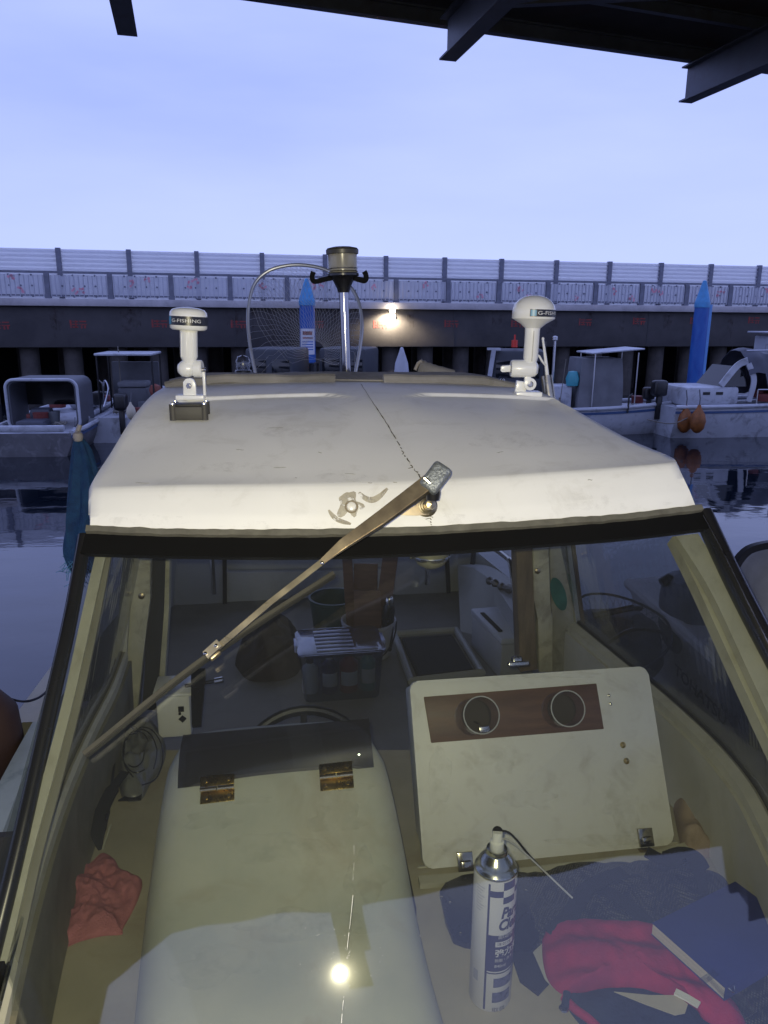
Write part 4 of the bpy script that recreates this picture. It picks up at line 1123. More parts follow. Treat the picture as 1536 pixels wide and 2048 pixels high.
# ---- helm console hood (cream, rounded shoulders)
cb = []                                       # rows of the hood's cross section, front of picture = bow
hood = [  # (y px of centre line, left px, right px, depth)
    ((228, 2250), (960, 2250), .93), ((262, 2048), (903, 2048), 1.035), ((276, 1900), (857, 1895), 1.155), ((290, 1780), (828, 1775), 1.25),
    ((306, 1660), (806, 1650), 1.335), ((322, 1560), (784, 1545), 1.41), ((332, 1505), (768, 1480), 1.475), ((345, 1478), (745, 1447), 1.53), ((352, 1470), (742, 1440), 1.60)]
rowsH = []
for (l, r, d) in hood:
    a = P(l[0], l[1], d); c = P(r[0], r[1], d * (1.0)); rw = []
    wv_ = (c - a)
    for k in range(33):
        t_ = k / 32; u = 2 * t_ - 1
        p = a + wv_ * t_
        e = abs(u) ** 9
        p = p - Vector((0, 0, .045 * e)) + Vector((0, 0, .006 * (1 - u * u)))
        rw.append(p)
    dn = Vector((0, 0, -.16))
    rowsH.append([rw[0] + dn - wv_.normalized() * .012, rw[0] + dn * .5 - wv_.normalized() * .01, rw[0] + Vector((0, 0, -.02)) - wv_.normalized() * .005] + rw + [rw[-1] + Vector((0, 0, -.02)) + wv_.normalized() * .005, rw[-1] + dn * .5 + wv_.normalized() * .01, rw[-1] + dn + wv_.normalized() * .012])
rowsH = [[p for p in r] for r in rowsH]
rr_ = []
for i in range(len(rowsH) - 1):
    for k in range(4): rr_.append([a.lerp(c, k / 4) for a, c in zip(rowsH[i], rowsH[i + 1])])
rr_.append(rowsH[-1])
last = rr_[-1]; rr_.append([p + BA * .02 + Vector((0, 0, -.03)) for p in last]); rr_.append([Vector((p.x, p.y, min(p.z, 0 + CAMZ - 1.02))) for p in rr_[-1]])
for _ in range(2):
    cp = [[v.copy() for v in r] for r in rr_]
    for i in range(1, len(rr_) - 3):
        for j in range(len(rr_[0])): rr_[i][j] = cp[i][j] * .5 + (cp[i - 1][j] + cp[i + 1][j]) * .25
mb = MB(); mb.grid(rr_)
hoodm = M('hood_gelcoat', (.62, .61, .50), rough=.55, var=.10, scale=3.5, bump=.10, bscale=14, stain=(.40, .33, .22), stain_scale=6, stain_amt=.5, c2=(.46, .49, .42))
hd = bobj('helm_console', mb, hoodm, angle=50)
# shade in the gap between hood and shelf, made as dark tubes
mb = MB(); mb.tube([r[-1] + Vector((.008, 0, .0)) for r in rr_[:-3]], .012, n=6); mb.tube([r[0] + Vector((-.008, 0, 0)) for r in rr_[:-3]], .012, n=6)
bobj('console_gap_shade', mb, M('gap_shade', (.04, .038, .03), rough=.8), kind='stuff')
bpy.context.view_layer.update()
def on_obj(o, px, py):
    inv = LOCAL[o.name].inverted(); s = inv @ CAM; d = (inv.to_3x3() @ ray(px, py)).normalized()
    ok, loc, n, _ = o.ray_cast(s, d)
    if not ok: return None
    if n.dot(d) > 0: n = -n
    return LOCAL[o.name] @ loc, (LOCAL[o.name].to_3x3() @ n).normalized()
# smoked visor flap hinged at its lower edge
va = on_obj(hd, 357, 1583); vb = on_obj(hd, 748, 1541)
vn = (va[1] + vb[1]).normalized()
pa = va[0] + vn * .010; pb = vb[0] + vn * .010
pc = P(738, 1437, 1.47); pd = P(366, 1470, 1.47)
mb = MB(); Q = [pa, pb, pc, pd]; nn = (pb - pa).cross(pd - pa).normalized()
if nn.z < 0: nn = -nn
vis_rows = []
for k in range(9):
    t_ = k / 8; l = pa.lerp(pd, t_); r_ = pb.lerp(pc, t_); b_ = nn * .012 * math.sin(math.pi * t_)
    vis_rows.append([l.lerp(r_, j / 12) + b_ for j in range(13)])
mb.grid(vis_rows).solid(.004); vis = bobj('visor', mb, smoke, hd)
mb = MB(); mb.box((pb - pa).length * .97, .012, .012, frame((pa + pb) / 2 + (pd - pa).normalized() * .015 - nn * .006, pb - pa, pd - pa)); mb.box(.004, (pd - pa).length * .95, .018, frame((pa + pd) / 2 + (pb - pa).normalized() * .012 - nn * .011, pb - pa, pd - pa)); bobj('visor_rim', mb, clearp, vis)
# display recess below the visor
mb = MB(); q0 = [pa.lerp(pd, .1) , pb.lerp(pc, .1), pb.lerp(pc, .93), pa.lerp(pd, .93)]
def hinge(px, py, w_=.062):
    h0 = on_obj(hd, px, py); m = frame(h0[0] + h0[1] * .0035, pb - pa, pd - pa)
    up = (m.to_3x3() @ Vector((0, 0, 1)))
    if up.dot(h0[1]) < 0: m = m @ RX(180)
    mb = MB(); mb.box(w_, .022, .0022, m, bev=.0005, c=(0, -.013, -.001)); hg = bobj('hinge', mb, brass, hd)
    mb = MB(); mb.box(w_, .020, .0022, m, bev=.0005, c=(0, .014, .008)); bobj('leaf', mb, brass, hg)
    mb = MB(); mb.tube([m @ Vector((-w_ / 2, 0, .006)), m @ Vector((-.001, 0, .006))], .0048, n=10); mb.tube([m @ Vector((.001, 0, .006)), m @ Vector((w_ / 2, 0, .006))], .0048, n=10); bobj('knuckle', mb, M('polished_brass', (.75, .62, .38), rough=.2, metal=1, var=.1), hg)
    mb = MB()
    for x in (-w_ * .34, w_ * .34): mb.cyl(.0035, .0012, m @ T(x, -.014, .0003), n=10)
    for x in (-w_ * .34, w_ * .34): mb.cyl(.0035, .0012, m @ T(x, .014, .0093), n=10)
    bobj('screw', mb, bronze, hg)
hinge(436, 1581); hinge(673, 1556)

# ---- steering wheel behind the console, gear lever, switch box
wc = P(612, 1562, 1.80)
mb = MB(); Wm = Matrix.Translation(wc) @ Matrix.Rotation(YAW, 4, 'Z') @ RX(62)
ring = [(.165 * math.cos(2 * math.pi * k / 40), .165 * math.sin(2 * math.pi * k / 40), 0) for k in range(41)]
mb.tube([Wm @ Vector(p) for p in ring], .0125, n=10, cap=False); sw = bobj('steering_wheel', mb, blackgloss)
mb = MB()
for k in range(3):
    a = 2 * math.pi * k / 3 + math.pi / 2; mb.tube([Wm @ Vector((0, 0, -.03)), Wm @ Vector((.16 * math.cos(a), .16 * math.sin(a), 0))], .008, n=8)
mb.cyl(.035, .03, Wm @ T(0, 0, -.045)); bobj('spoke', mb, blackgloss, sw)
mb = MB(); mb.strip([P(398, 1345, 1.95), P(396, 1400, 1.9), P(394, 1455, 1.86)], [.036, .030, .022], .02, -BA); lv = bobj('gear_lever', mb, blackgloss)
mb = MB(); mb.tube([P(370, 1372, 1.93), P(432, 1362, 1.93)], .005, n=8); bobj('cross_rod', mb, blackgloss, lv)
mb = MB(); mb.tube([P(430, 1362, 1.93), P(446, 1359, 1.93)], .008, n=10); bobj('chrome_tip', mb, steel, lv)
swc = P(352, 1415, 1.98)
mb = MB(); m = Matrix.Translation(swc) @ Matrix.Rotation(YAW, 4, 'Z'); mb.box(.085, .10, .12, m, bev=.008); mb.box(.10, .11, .010, m, bev=.004, c=(.0, 0, .062)); sb = bobj('switch_box', mb, whitep)
mb = MB(); mb.box(.014, .004, .014, m @ T(.020, -.051, .022)); mb.box(.014, .005, .014, m @ T(.022, -.051, -.006) @ RY(45)); mb.box(.006, .006, .006, m @ T(.016, -.0515, .010)); bobj('switch_mark', mb, blackm, sb)

# ---- cockpit deck behind the cabin, bulwarks, stern
ZD = -1.5
deckm = M('deck_grey', (.24, .235, .22), rough=.7, var=.2, scale=4, stain=(.16, .15, .13), stain_scale=3, stain_amt=.6, bump=.1, bscale=50)
def Bz(px, py, z): return toB(zr(px, py, z))
mb = MB(); mb.raw([B(-.80, 2.25, ZD), B(1.25, 2.25, ZD), B(1.12, 3.95, ZD), B(-.62, 3.95, ZD), B(-.80, 2.25, ZD - .03), B(1.25, 2.25, ZD - .03), B(1.12, 3.95, ZD - .03), B(-.62, 3.95, ZD - .03)],
                  [(0, 1, 2, 3), (4, 5, 6, 7), (0, 1, 5, 4), (1, 2, 6, 5), (2, 3, 7, 6), (3, 0, 4, 7)]); bobj('aft_deck', mb, deckm, smooth=False)
mb = MB(); mb.raw([B(-.80, .9, -1.98), B(1.28, .9, -1.98), B(1.25, 2.27, -1.98), B(-.80, 2.27, -1.98)], [(0, 1, 2, 3)]).solid(.02); bobj('cabin_floor', mb, darkin, smooth=False)
mb = MB(); mb.raw([B(-.80, 2.25, -1.98), B(1.25, 2.25, -1.98), B(1.25, 2.25, ZD - .02), B(-.80, 2.25, ZD - .02)], [(0, 1, 2, 3)]).solid(.02); bobj('step_riser', mb, M('step_grey', (.3, .3, .28), rough=.7, stain=(.1, .1, .1), stain_amt=.6))
mb = MB(); mb.raw([B(-.70, 1.45, -1.98), B(1.1, 1.45, -1.98), B(1.1, 1.5, SZ - .02), B(-.66, 1.5, SZ - .02)], [(0, 1, 2, 3)]).solid(.02); bobj('dash_front', mb, darkin)
sternm = M('stern_gelcoat', (.42, .43, .42), rough=.5, var=.15, scale=3, stain=(.22, .22, .2), stain_scale=4, stain_amt=.45)
# stern bulkhead with raised corners; the middle is lower and shows the water
sby = 3.95
quad_by('stern_bulkhead', [(262, 1060), (452, 1060), (452, 1138), (456, 1145), (660, 1142), (784, 1138), (784, 1060), (915, 1060), (921, 1262), (640, 1288), (262, 1310)], sby, .05, sternm)
def uframe(pts, by, w_, mat, name):
    mb = MB(); P_ = bez([hitby(x, y, by) for x, y in pts], 1); mb.strip([hitby(x, y, by) for x, y in pts], w_, .012, -BA); return bobj(name, mb, mat)
# hatch doors outlined by rubber
h1 = quad_by('hatch_door', [(268, 1060), (447, 1060), (449, 1252), (262, 1262)], sby - .012, .015, M('door_grey', (.30, .32, .36), rough=.45, var=.1), bev=.003)
uframe([(449, 1050), (450, 1245), (446, 1251), (440, 1253), (262, 1263)], sby - .016, .022, blackm, 'door_seal')
h2 = quad_by('hatch_door', [(789, 1060), (894, 1060), (902, 1222), (789, 1228)], sby - .012, .015, MATS['door_grey'], bev=.003)
uframe([(891, 1050), (898, 1215), (895, 1223), (888, 1226), (786, 1231)], sby - .016, .022, blackm, 'door_seal')
mb = MB(); mb.strip([hitby(x, y, sby - .02) for x, y in ((262, 1280), (470, 1272))], .02, .02, -BA); mb.strip([hitby(x, y, sby - .02) for x, y in ((784, 1253), (917, 1247))], .02, .02, -BA); bobj('stern_rail', mb, cream_trim, kind='stuff')
for x, y in ((798, 1242), (890, 1238)):
    mb = MB(); mb.lathe([(.016, 0), (.016, .006), (0, .01)], frame(hitby(x, y, sby - .012), BR, Vector((0, 0, 1))), n=12); bobj('screw', mb, bronze)
# black hatch mat on the aft deck
mat_px = [(803, 1275), (905, 1268), (948, 1338), (838, 1352)]
mb = MB(); vs = [zr(x, y, ZD + .035) for x, y in mat_px]; v2 = [v - Vector((0, 0, .03)) for v in vs]
mb.raw(vs + v2, [(0, 1, 2, 3), (4, 5, 6, 7), (0, 1, 5, 4), (1, 2, 6, 5), (2, 3, 7, 6), (3, 0, 4, 7)]); bmesh.ops.bevel(mb.bm, geom=mb.bm.edges[:], offset=.006, segments=2, affect='EDGES'); bobj('hatch_mat', mb, M('black_mat', (.015, .015, .013), rough=.9, bump=.5, bscale=200))
fr = [(788, 1268), (912, 1260), (964, 1345), (822, 1362)]
mb = MB(); c_ = [zr(x, y, ZD + .02) for x, y in fr]; mb.tube(c_ + [c_[0]], .018, n=8); bobj('hatch_coaming', mb, sternm)
# starboard bulwark with curved top
ins = bez([Bz(1050, 1345, ZD), Bz(1010, 1300, ZD), Bz(960, 1275, ZD), Bz(921, 1262, ZD)], 6)
tp = bez([toB(hitby(1055, 1262, pby + .1)), toB(hitby(1030, 1232, 2.75)), toB(hitby(985, 1165, 3.35)), toB(hitby(945, 1136, 3.75)), toB(hitby(915, 1130, 3.95))], 6)
k_ = min(len(ins), len(tp)); ins = [ins[int(i * (len(ins) - 1) / (k_ - 1))] for i in range(k_)]; tp = [tp[int(i * (len(tp) - 1) / (k_ - 1))] for i in range(k_)]
mb = MB(); mb.grid([[BM @ p for p in ins], [BM @ p for p in tp], [BM @ (p + Vector((.10, 0, .004))) for p in tp], [BM @ Vector((p.x + .12, p.y, -1.9)) for p in tp]]); bobj('bulwark', mb, sternm)
# port side: deck edge outside the cabin, weathered pale green
og = [(106, 1372), (62, 1450), (0, 1562), (-60, 1690), (-150, 1880), (-260, 2150)]
ig = [(112, 1392), (88, 1450), (45, 1560), (5, 1665), (-70, 1880), (-170, 2150)]
sidem = M('pale_side_deck', (.36, .42, .42), rough=.6, var=.2, scale=6, bump=.15, bscale=30, stain=(.10, .15, .15), stain_scale=9, stain_amt=.6)
ZG = -1.25
U = resample([zr(x, y, ZG) for x, y in og], 40); V = resample([zr(x, y, ZG) for x, y in ig], 40)
mb = MB(); mb.grid([[p + Vector((0, 0, -.9)) + BR * .1 for p in U], [p + Vector((0, 0, -.05)) for p in U], U, V, [p - Vector((0, 0, .09)) + BR * .015 for p in V], [p - Vector((0, 0, .10)) + BR * .20 for p in V]])
bobj('side_deck', mb, sidem)
# port bulwark further aft
mb = MB(); a_ = [B(-.84, 2.3, -1.25), B(-.80, 3.0, -1.24), B(-.68, 3.7, -1.2), B(-.60, 3.97, -1.17)]
mb.grid([[p - Vector((0, 0, .5)) + BR * .03 for p in a_], [p + BR * .09 for p in a_], [p - BR * .02 for p in a_], [p - Vector((0, 0, .8)) for p in a_]]); bobj('bulwark', mb, sternm)
# hull below (shows only from the side) and foredeck under the photographer
hullb = []
for s, hb_, zt in ((-1.9, .05, -1.15), (-1.2, .55, -1.18), (-.4, .88, -1.2), (.5, 1.02, -1.24), (1.5, 1.08, -1.27), (2.6, 1.06, -1.27), (3.4, .98, -1.25), (4.02, .88, -1.22)):
    c0 = .25; zt -= .06
    hullb.append([B(c0 - hb_, s, zt), B(c0 - hb_ * .97, s, -1.9), B(c0 - hb_ * .8, s, -2.38), B(c0, s, -2.7), B(c0 + hb_ * .8, s, -2.38), B(c0 + hb_ * .97, s, -1.9), B(c0 + hb_, s, zt)])
mb = MB(); mb.grid(hullb); mb.raw(hullb[-1], [tuple(range(7))]); bobj('hull', mb, sternm)
mb = MB(); fd_ = [(-1.75, .12), (-1.2, .5), (-.4, .84), (.3, .97), (.62, 1.0)]
mb.grid([[B(.25 - h_, s, -1.36), B(.25, s, -1.33), B(.25 + h_, s, -1.36)] for s, h_ in fd_]).solid(.02); bobj('foredeck', mb, deckm)
# cowl between foredeck and windscreen foot
gb = [G(x, 2285, -.002) for x in (-240, 600, 1500)]
mb = MB(); mb.grid([[gb[0], gb[1], gb[2]], [Vector((p.x, p.y - .02, CAMZ - 1.345)) for p in gb]]).solid(.015); bobj('cabin_front', mb, cream)
# rails at the stern
mb = MB(); mb.tube([hitby(945, 1128, 3.8), hitby(953, 1060, 3.8)], .014, n=8); bobj('rail_post', mb, M('dark_rail', (.05, .05, .06), rough=.4, metal=.8))
mb = MB(); mb.tube(bez([hitby(975, 1088, 3.5), hitby(1010, 1112, 3.2), hitby(1022, 1130, 3.1), hitby(1030, 1190, 3.0)], 6), .013, n=8); bobj('grab_rail', mb, steel)
mb = MB(); mb.tube(bez([hitby(975, 1160, 3.3), hitby(990, 1166, 3.25), hitby(1008, 1175, 3.2), hitby(1030, 1178, 3.1)], 5), [.012 + .010 * math.sin(k * .9) ** 2 for k in range(16)], n=8); bobj('mooring_cleat', mb, M('cleat_metal', (.18, .17, .15), rough=.4, metal=.8, var=.4, scale=30))
# round wiper motor cover under the roof
wm_ = hitby(862, 1108, by0 + .10); m = Matrix.Translation(wm_) @ Matrix.Rotation(YAW, 4, 'Z')
mb = MB(); mb.lathe([(.0, -.030), (.012, -.029), (.028, -.020), (.036, -.006), (.037, .03), (.034, .05)], m, n=28); mo = bobj('wiper_motor', mb, M('motor_cream', (.45, .43, .33), rough=.4, metal=.4, var=.2))
mb = MB(); mb.lathe([(.0385, -.008), (.0395, -.004), (.0385, 0)], m, n=28); mb.cyl(.006, .008, m @ T(-.042, -.01, -.004), n=8); bobj('motor_ring', mb, steel, mo)
# canvas awning over the aft deck, fixed to the rear edge of the roof
canv = M('brown_canvas', (.26, .245, .22), rough=.9, var=.35, scale=6, bump=.5, bscale=35, stain=(.06, .055, .05), stain_scale=5, stain_amt=.6)
aw = []
re_ = rows[-1]
for i in range(14):
    u = i / 13; r = []
    for k in range(25):
        t_ = k / 24; p = re_[int(t_ * (NX - 1))].copy()
        p.x = lerp(p.x, .22 + (p.x - .22) * 1.12, u)
        y = p.y - .02 + u * 1.30
        z = p.z + .028 - .10 * u + .008 * math.sin(t_ * 17 + u * 2) * (u + .1) + .006 * noise.noise(Vector((p.x * 5, y * 4, 0)))
        z -= .03 * max(0, abs(t_ * 2 - 1) - .8) / .2 * (.3 + u)
        if i == 0: z -= .022
        r.append(B(p.x, y, z))
    aw.append(r)
mb = MB(); mb.grid(aw).solid(.004); bobj('canvas_awning', mb, canv)
mb = MB(); k0 = [Vector(p) for p in aw[1]]
for a_, b_ in ((0, 11), (14, 24)):
    mb.tube([p + Vector((0, -.006, .002 + .0012 * math.sin(i * 2.1))) for i, p in enumerate(aw[0][a_:b_ + 1])], [.0135 + .001 * math.sin(i * 1.3) for i in range(b_ - a_ + 1)], n=10)
bobj('canvas_hem', mb, canv, kind='stuff')
for sgn, j in ((-1, 1), (1, 23)):
    mb = MB(); p = aw[-1][j]; mb.tube([p, Vector((p.x, p.y, CAMZ - 1.22))], .011, n=8); bobj('awning_pole', mb, steel)

# ================================================================== THINGS ON THE ROOF
def proj(v):
    q_ = CM.inverted() @ v; return 768 + F * q_.x / -q_.z, 1024 - F * q_.y / -q_.z, -q_.z
labelm = M('black_label', (.012, .012, .016), rough=.35)
bluel = M('blue_label', (.01, .22, .42), rough=.35)
whitet = M('white_lettering', (.7, .7, .68), rough=.4)
def antenna(px, py, kind, label, lean):
    p, n = roof_at(px, py); D = proj(p)[2]; s = D / F
    m = Matrix.Translation(p + Vector((0, 0, -.004))) @ Matrix.Rotation(0.0, 4, 'Z')
    t = thing('satellite_antenna', label, 'antenna', m, 'white satellite antennas on the cabin roof')
    S = Matrix.Scale(s, 4); L_ = S @ RY(lean)
    if kind == 'dome':
        q = MB(); q.box(52, 40, 9, S @ T(0, 6, 4.5), bev=2); q.box(22, 14, 26, S @ T(-14, 8, 16) @ RY(8), bev=2); obj('base_plate', q, whitep, t)
        q = MB(); q.lathe([(6, -7), (12, -6), (12.5, 0), (12, 6), (6, 7), (6, -7)], S @ T(2, -2, 24) @ RX(90), n=24); q.box(13, 10, 26, S @ T(-3, -2, 36), bev=2); k = obj('swivel_bracket', q, whitep, t)
        q = MB(); q.cyl(5.5, 9, S @ T(2, 2.5, 24) @ RX(90), n=6); obj('bolt', q, steel, k)
        q = MB(); q.lathe([(0, -37), (15, -37), (17, -34), (17, 4), (15.5, 11), (10, 16), (0, 18)], S @ T(0, 0, 54) @ RY(90), n=28); j = obj('ratchet_joint', q, whitep, t)
        q = MB(); q.lathe([(0, -40), (6, -39), (8, -36.8), (0, -36)], S @ T(0, 0, 54) @ RY(90), n=14); obj('joint_screw', q, steel, j)
        q = MB(); q.prism([(-58, -5), (-55, -8), (-38, -7), (-38, 6), (-55, 5), (-58, 3)], 5, S @ T(0, -3, 55) @ RX(90), bev=1.5); obj('lever', q, whitep, j)
        q = MB(); q.lathe([(11, 62), (13.5, 72), (14.5, 76), (14.5, 128), (15, 132), (26, 141), (38, 148), (41, 150)], L_, n=40); c = obj('stem', q, whitep2, t)
        q = MB(); q.box(1.2, 1.5, 58, L_ @ T(0, -14.8, 98)); obj('mould_line', q, M('plastic_gap', (.4, .39, .35), rough=.5), c)
        q = MB(); q.lathe([(41, 149.6), (41.8, 151), (41.3, 168), (38, 177), (31, 185), (22, 190.5), (12, 193.5), (0, 194.5)], L_, n=56); d = obj('dome', q, whitep2, t, angle=60)
        rad, zc, x0, x1, hh, fs = 41.9, 160.5, -15, 60, 6.8, 9.5
    else:
        q = MB(); q.box(56, 40, 9, S @ T(2, 4, 4.5), bev=2); obj('base_plate', q, whitep, t)
        q = MB(); q.prism([(-13, 0), (13, 0), (13, 24), (9, 33), (3, 36), (-6, 35), (-12, 28)], 8, S @ T(0, 2, 6) @ RX(90), bev=1.5); k = obj('swivel_bracket', q, whitep, t)
        q = MB(); q.cyl(6, 4, S @ T(0, -5, 27) @ RX(90), n=6); q.cyl(3, 2, S @ T(0, -9, 27) @ RX(90), n=10); obj('bolt', q, steel, k)
        q = MB(); q.box(5, 10, 52, S @ T(29, 2, 34), bev=1); obj('side_strut', q, whitep, k)
        q = MB(); q.lathe([(0, -19), (9, -16.5), (15.5, -9), (17, 0), (16, 6), (14, 10), (14.5, 14), (17, 15), (17, 29), (15, 31), (0, 31)], S @ T(-4, 0, 60) @ RY(90), n=28); j = obj('ratchet_joint', q, whitep, t)
        q = MB(); q.lathe([(0, 30), (5, 31), (5, 36), (3, 38), (0, 38)], S @ T(-4, 0, 58) @ RY(90), n=12); obj('joint_screw', q, steel, j)
        L2 = L_ @ T(-2, 0, 0)
        q = MB(); q.lathe([(11, 64), (13, 76), (15.5, 80), (17, 84), (17, 130), (17.5, 134)], L2, n=32)
        c = obj('stem', q, whitep2, t)
        q = MB()
        for a in (-40, 0, 40): q.box(1.6, 2.2, 46, L2 @ RZ(a) @ T(0, -17.2, 106), bev=.4)
        obj('mould_line', q, whitep, c)
        q = MB(); q.lathe([(15, 133.6), (31, 134.5), (35.5, 138), (36.3, 146), (36.3, 160), (35.0, 168), (31, 173), (22, 176), (10, 177.5), (0, 178)], L2, n=56); d = obj('flat_cap', q, whitep2, t, angle=60)
        L_ = L2; rad, zc, x0, x1, hh, fs = 36.5, 152, -42, 60, 8.5, 9.0
    a0 = x0 / rad; a1 = min(x1 / rad, 1.75)
    nb = MB(); nb._merge(bend_bm(rect_bm(x0, rad * a1, -hh, hh, .25, 30), rad, zc), L_); lb = obj('label', nb, labelm, d)
    nb = MB(); nb._merge(bend_bm(rect_bm(x0 + 1.5, x0 + 14, -hh + 1.5, hh - 1.5, .45, 5), rad, zc), L_); o_ = obj('logo', nb, bluel, lb) if False else None
    tb = text_bm('G-FISHING', fs, align='LEFT', bold=.02 * fs / 10)
    bmesh.ops.scale(tb, vec=(1.45, 1, 1), verts=tb.verts[:]); bmesh.ops.translate(tb, vec=(x0 + 14.5, -.2, .5), verts=tb.verts[:])
    tb2 = rect_bm(x0 + 1.2, x0 + 12.5, -hh + 1.2, hh - 1.2, .45, 5)
    m1 = MB(); m1._merge(bend_bm(tb, rad, zc), L_); obj('lettering', m1, whitet, d)
    m2 = MB(); m2._merge(bend_bm(tb2, rad, zc), L_); obj('blue_emblem', m2, bluel, d)
    return t
antenna(1056, 789, 'dome', 'white satellite antenna with a high round dome, on the right of the cabin roof', 1.0)
antenna(381, 795, 'flat', 'white satellite antenna with a flat drum-shaped head, on the left of the cabin roof', 2.5)

# black junction box
p, n = roof_at(381, 838); s = proj(p)[2] / F
jm = frame(p + n * .001, BR, BA)
t = thing('junction_box', 'small black plastic box with four screwed lugs, on the roof before the flat antenna', 'box', jm)
q = MB(); q.box(.078 * s * 1000 / 1.15, .062, .030, T(0, 0, .015), bev=.004); obj('case', q, M('black_brown_plastic', (.05, .047, .038), rough=.6, var=.2, scale=40), t)
q = MB(); q.box(.068 * s * 1000 / 1.15, .045, .004, T(0, -.0, .0315), bev=.0015); obj('lid', q, M('dark_lid', (.02, .019, .016), rough=.55), t)
w2 = .039 * s * 1000 / 1.15
for sx in (-1, 1):
    for sy in (-1, 1):
        q = MB(); q.cyl(.0075, .034, T(sx * (w2 - .004), sy * .026, 0), n=14); l_ = obj('lug', q, MATS['black_brown_plastic'], t)
        q = MB(); q.lathe([(.0048, .034), (.0045, .037), (0, .0385)], T(sx * (w2 - .004), sy * .026, 0), n=12); obj('screw', q, steel, l_)

# all-round light on its pole
pb_ = P(694, 760, 2.17); s = 2.17 / F
t = thing('navigation_light', 'all-round light with pale drum lens and black fork arms on a chrome pole', 'light', pb_)
S = Matrix.Scale(s, 4); Ln = S @ RY(-1.8)
q = MB(); q.cyl(9.0, 178, Ln, n=24); pole = obj('pole', q, M('chrome_pole', (.30, .30, .32), rough=.12, metal=1, var=.1), t)
q = MB(); q.box(50, 34, 2.2, S @ T(0, 0, 1), bev=.8); q.cyl(12, 7, S @ T(0, 0, 2), n=20); obj('foot', q, whitep, t)
lensx = T(-.0, 0, 0)
q = MB(); q.lathe([(11, 168), (13, 176), (21, 192), (25, 197), (31, 199), (31, 203), (28, 205)], Ln, n=32); fk = obj('holder', q, blackgloss, t)
q = MB()
q.strip(bez([(-20, 0, 196), (-38, 0, 193), (-52, 0, 190), (-58, 0, 191), (-60, 0, 199), (-57, 0, 208)], 4), [12, 9, 9, 10, 9, 7] and 9, 7, (0, -1, 0), m=Ln @ T(0, 2, 0)); obj('fork_arm', q, M('matt_black', (.006, .006, .007), rough=.8, spec=.1), fk)
q = MB(); q.strip(bez([(20, 0, 195), (32, 0, 191), (40, 0, 189), (44, 0, 192), (44, 0, 200), (41, 0, 206)], 4), 10, 7, (0, -1, 0), m=Ln @ T(0, 2, 0)); obj('fork_arm', q, M('matt_black', (.006, .006, .007), rough=.8, spec=.1), fk)
q = MB(); q.lathe([(27.5, 204), (28.5, 206), (27.8, 212), (27.8, 234), (28.5, 240)], Ln, n=36)
lm = bpy.data.materials.new('frosted_lens'); lm.use_nodes = True; b = lm.node_tree.nodes['Principled BSDF']
b.inputs['Base Color'].default_value = (.40, .37, .27, 1); b.inputs['Roughness'].default_value = .25; b.inputs['Transmission Weight'].default_value = .45; b.inputs['IOR'].default_value = 1.45
obj('lens', q, lm, t)
q = MB(); q.lathe([(27, 205), (28.9, 207), (27, 210), (28.9, 213)], Ln, n=36); obj('chrome_base', q, steel, t)
q = MB(); q.lathe([(8, 205), (8, 236)], Ln, n=12); obj('inner_bulb', q, M('inner_white', (.6, .58, .45), rough=.4), t)
q = MB(); q.lathe([(28, 238), (31, 239), (31.5, 246), (29, 249.5), (18, 252), (0, 253)], Ln, n=36); obj('cap', q, M('dark_bronze_plastic', (.045, .042, .03), rough=.4), t)

# landing net standing up behind the lantern
D = 2.75
nt_t = thing('landing_net', 'round landing net with grey hoop and fine mesh, standing behind the lantern pole', 'landing net', P(610, 745, D))
hp_ = [(514, 760), (500, 690), (496, 625), (507, 572), (535, 543), (575, 531), (615, 531), (655, 541), (692, 565), (715, 598), (724, 645), (720, 695), (708, 760)]
ring = bez([P(x, y, D) for x, y in hp_], 8)
q = MB(); q.tube(ring, .0062, n=10); obj('hoop', q, M('hoop_metal', (.36, .38, .44), rough=.35, metal=.5, var=.2), nt_t, world=True)
netm = M('net_cord', (.42, .44, .52), rough=.7)
bpy.context.view_layer.update()
q = MB(); n_ = 26
cpt = P(612, 668, D)
def bagp(u, v):                             # u around, v depth
    i = u * (len(ring) - 1); a = ring[int(i) % len(ring)]
    c = cpt + Vector((0, .30, -.06))
    f = v ** 1.15
    p = a.lerp(c, f); p.y += .18 * math.sin(math.pi * f); p.z -= .05 * math.sin(math.pi * f)
    return p + Vector((noise.noise(p * 9), 0, noise.noise(p * 9 + Vector((5, 0, 0))))) * .02
for k in range(0, 46):
    for sgn in (1, -1):
        pts = [bagp(((k / 46 + sgn * j * .018) % 1), j / 13) for j in range(12)]
        ok = all((a - b_).length < .12 for a, b_ in zip(pts, pts[1:]))
        if ok: q.tube(pts, .0005, n=3, cap=False)
obj('mesh', q, netm, nt_t, world=True, kind='stuff')
# rolled cloth and little bits lying on the awning
t = thing('rolled_cloth', 'dark rolled-up cloth tied and lying on the canvas awning, right of the pole', 'cloth', P(868, 742, 2.6))
q = MB(); q.tube(bez([P(838, 734, 2.6), P(868, 743, 2.6), P(908, 751, 2.6)], 6), [.030, .026, .028, .024, .026, .023, .024, .022, .023, .021, .02, .02, .018], n=12); obj('roll', q, canv, t, world=True)
q = MB(); q.tube([P(830, 740, 2.58), P(836, 727, 2.58), P(843, 722, 2.58)], .006, n=8); obj('pale_edge', q, M('pale_cloth', (.4, .36, .3), rough=.9), t, world=True)
t = thing('clear_lamp_globe', 'small clear glass lamp globe on a black foot, at the left on the canvas awning', 'lamp', P(487, 752, 2.6))
q = MB(); q.lathe([(.03, 0), (.032, .01), (.028, .02)], n=18); q.lathe([(.0, .0), (.03, .0), (.03, .004)], n=18); obj('foot', q, blackgloss, t)
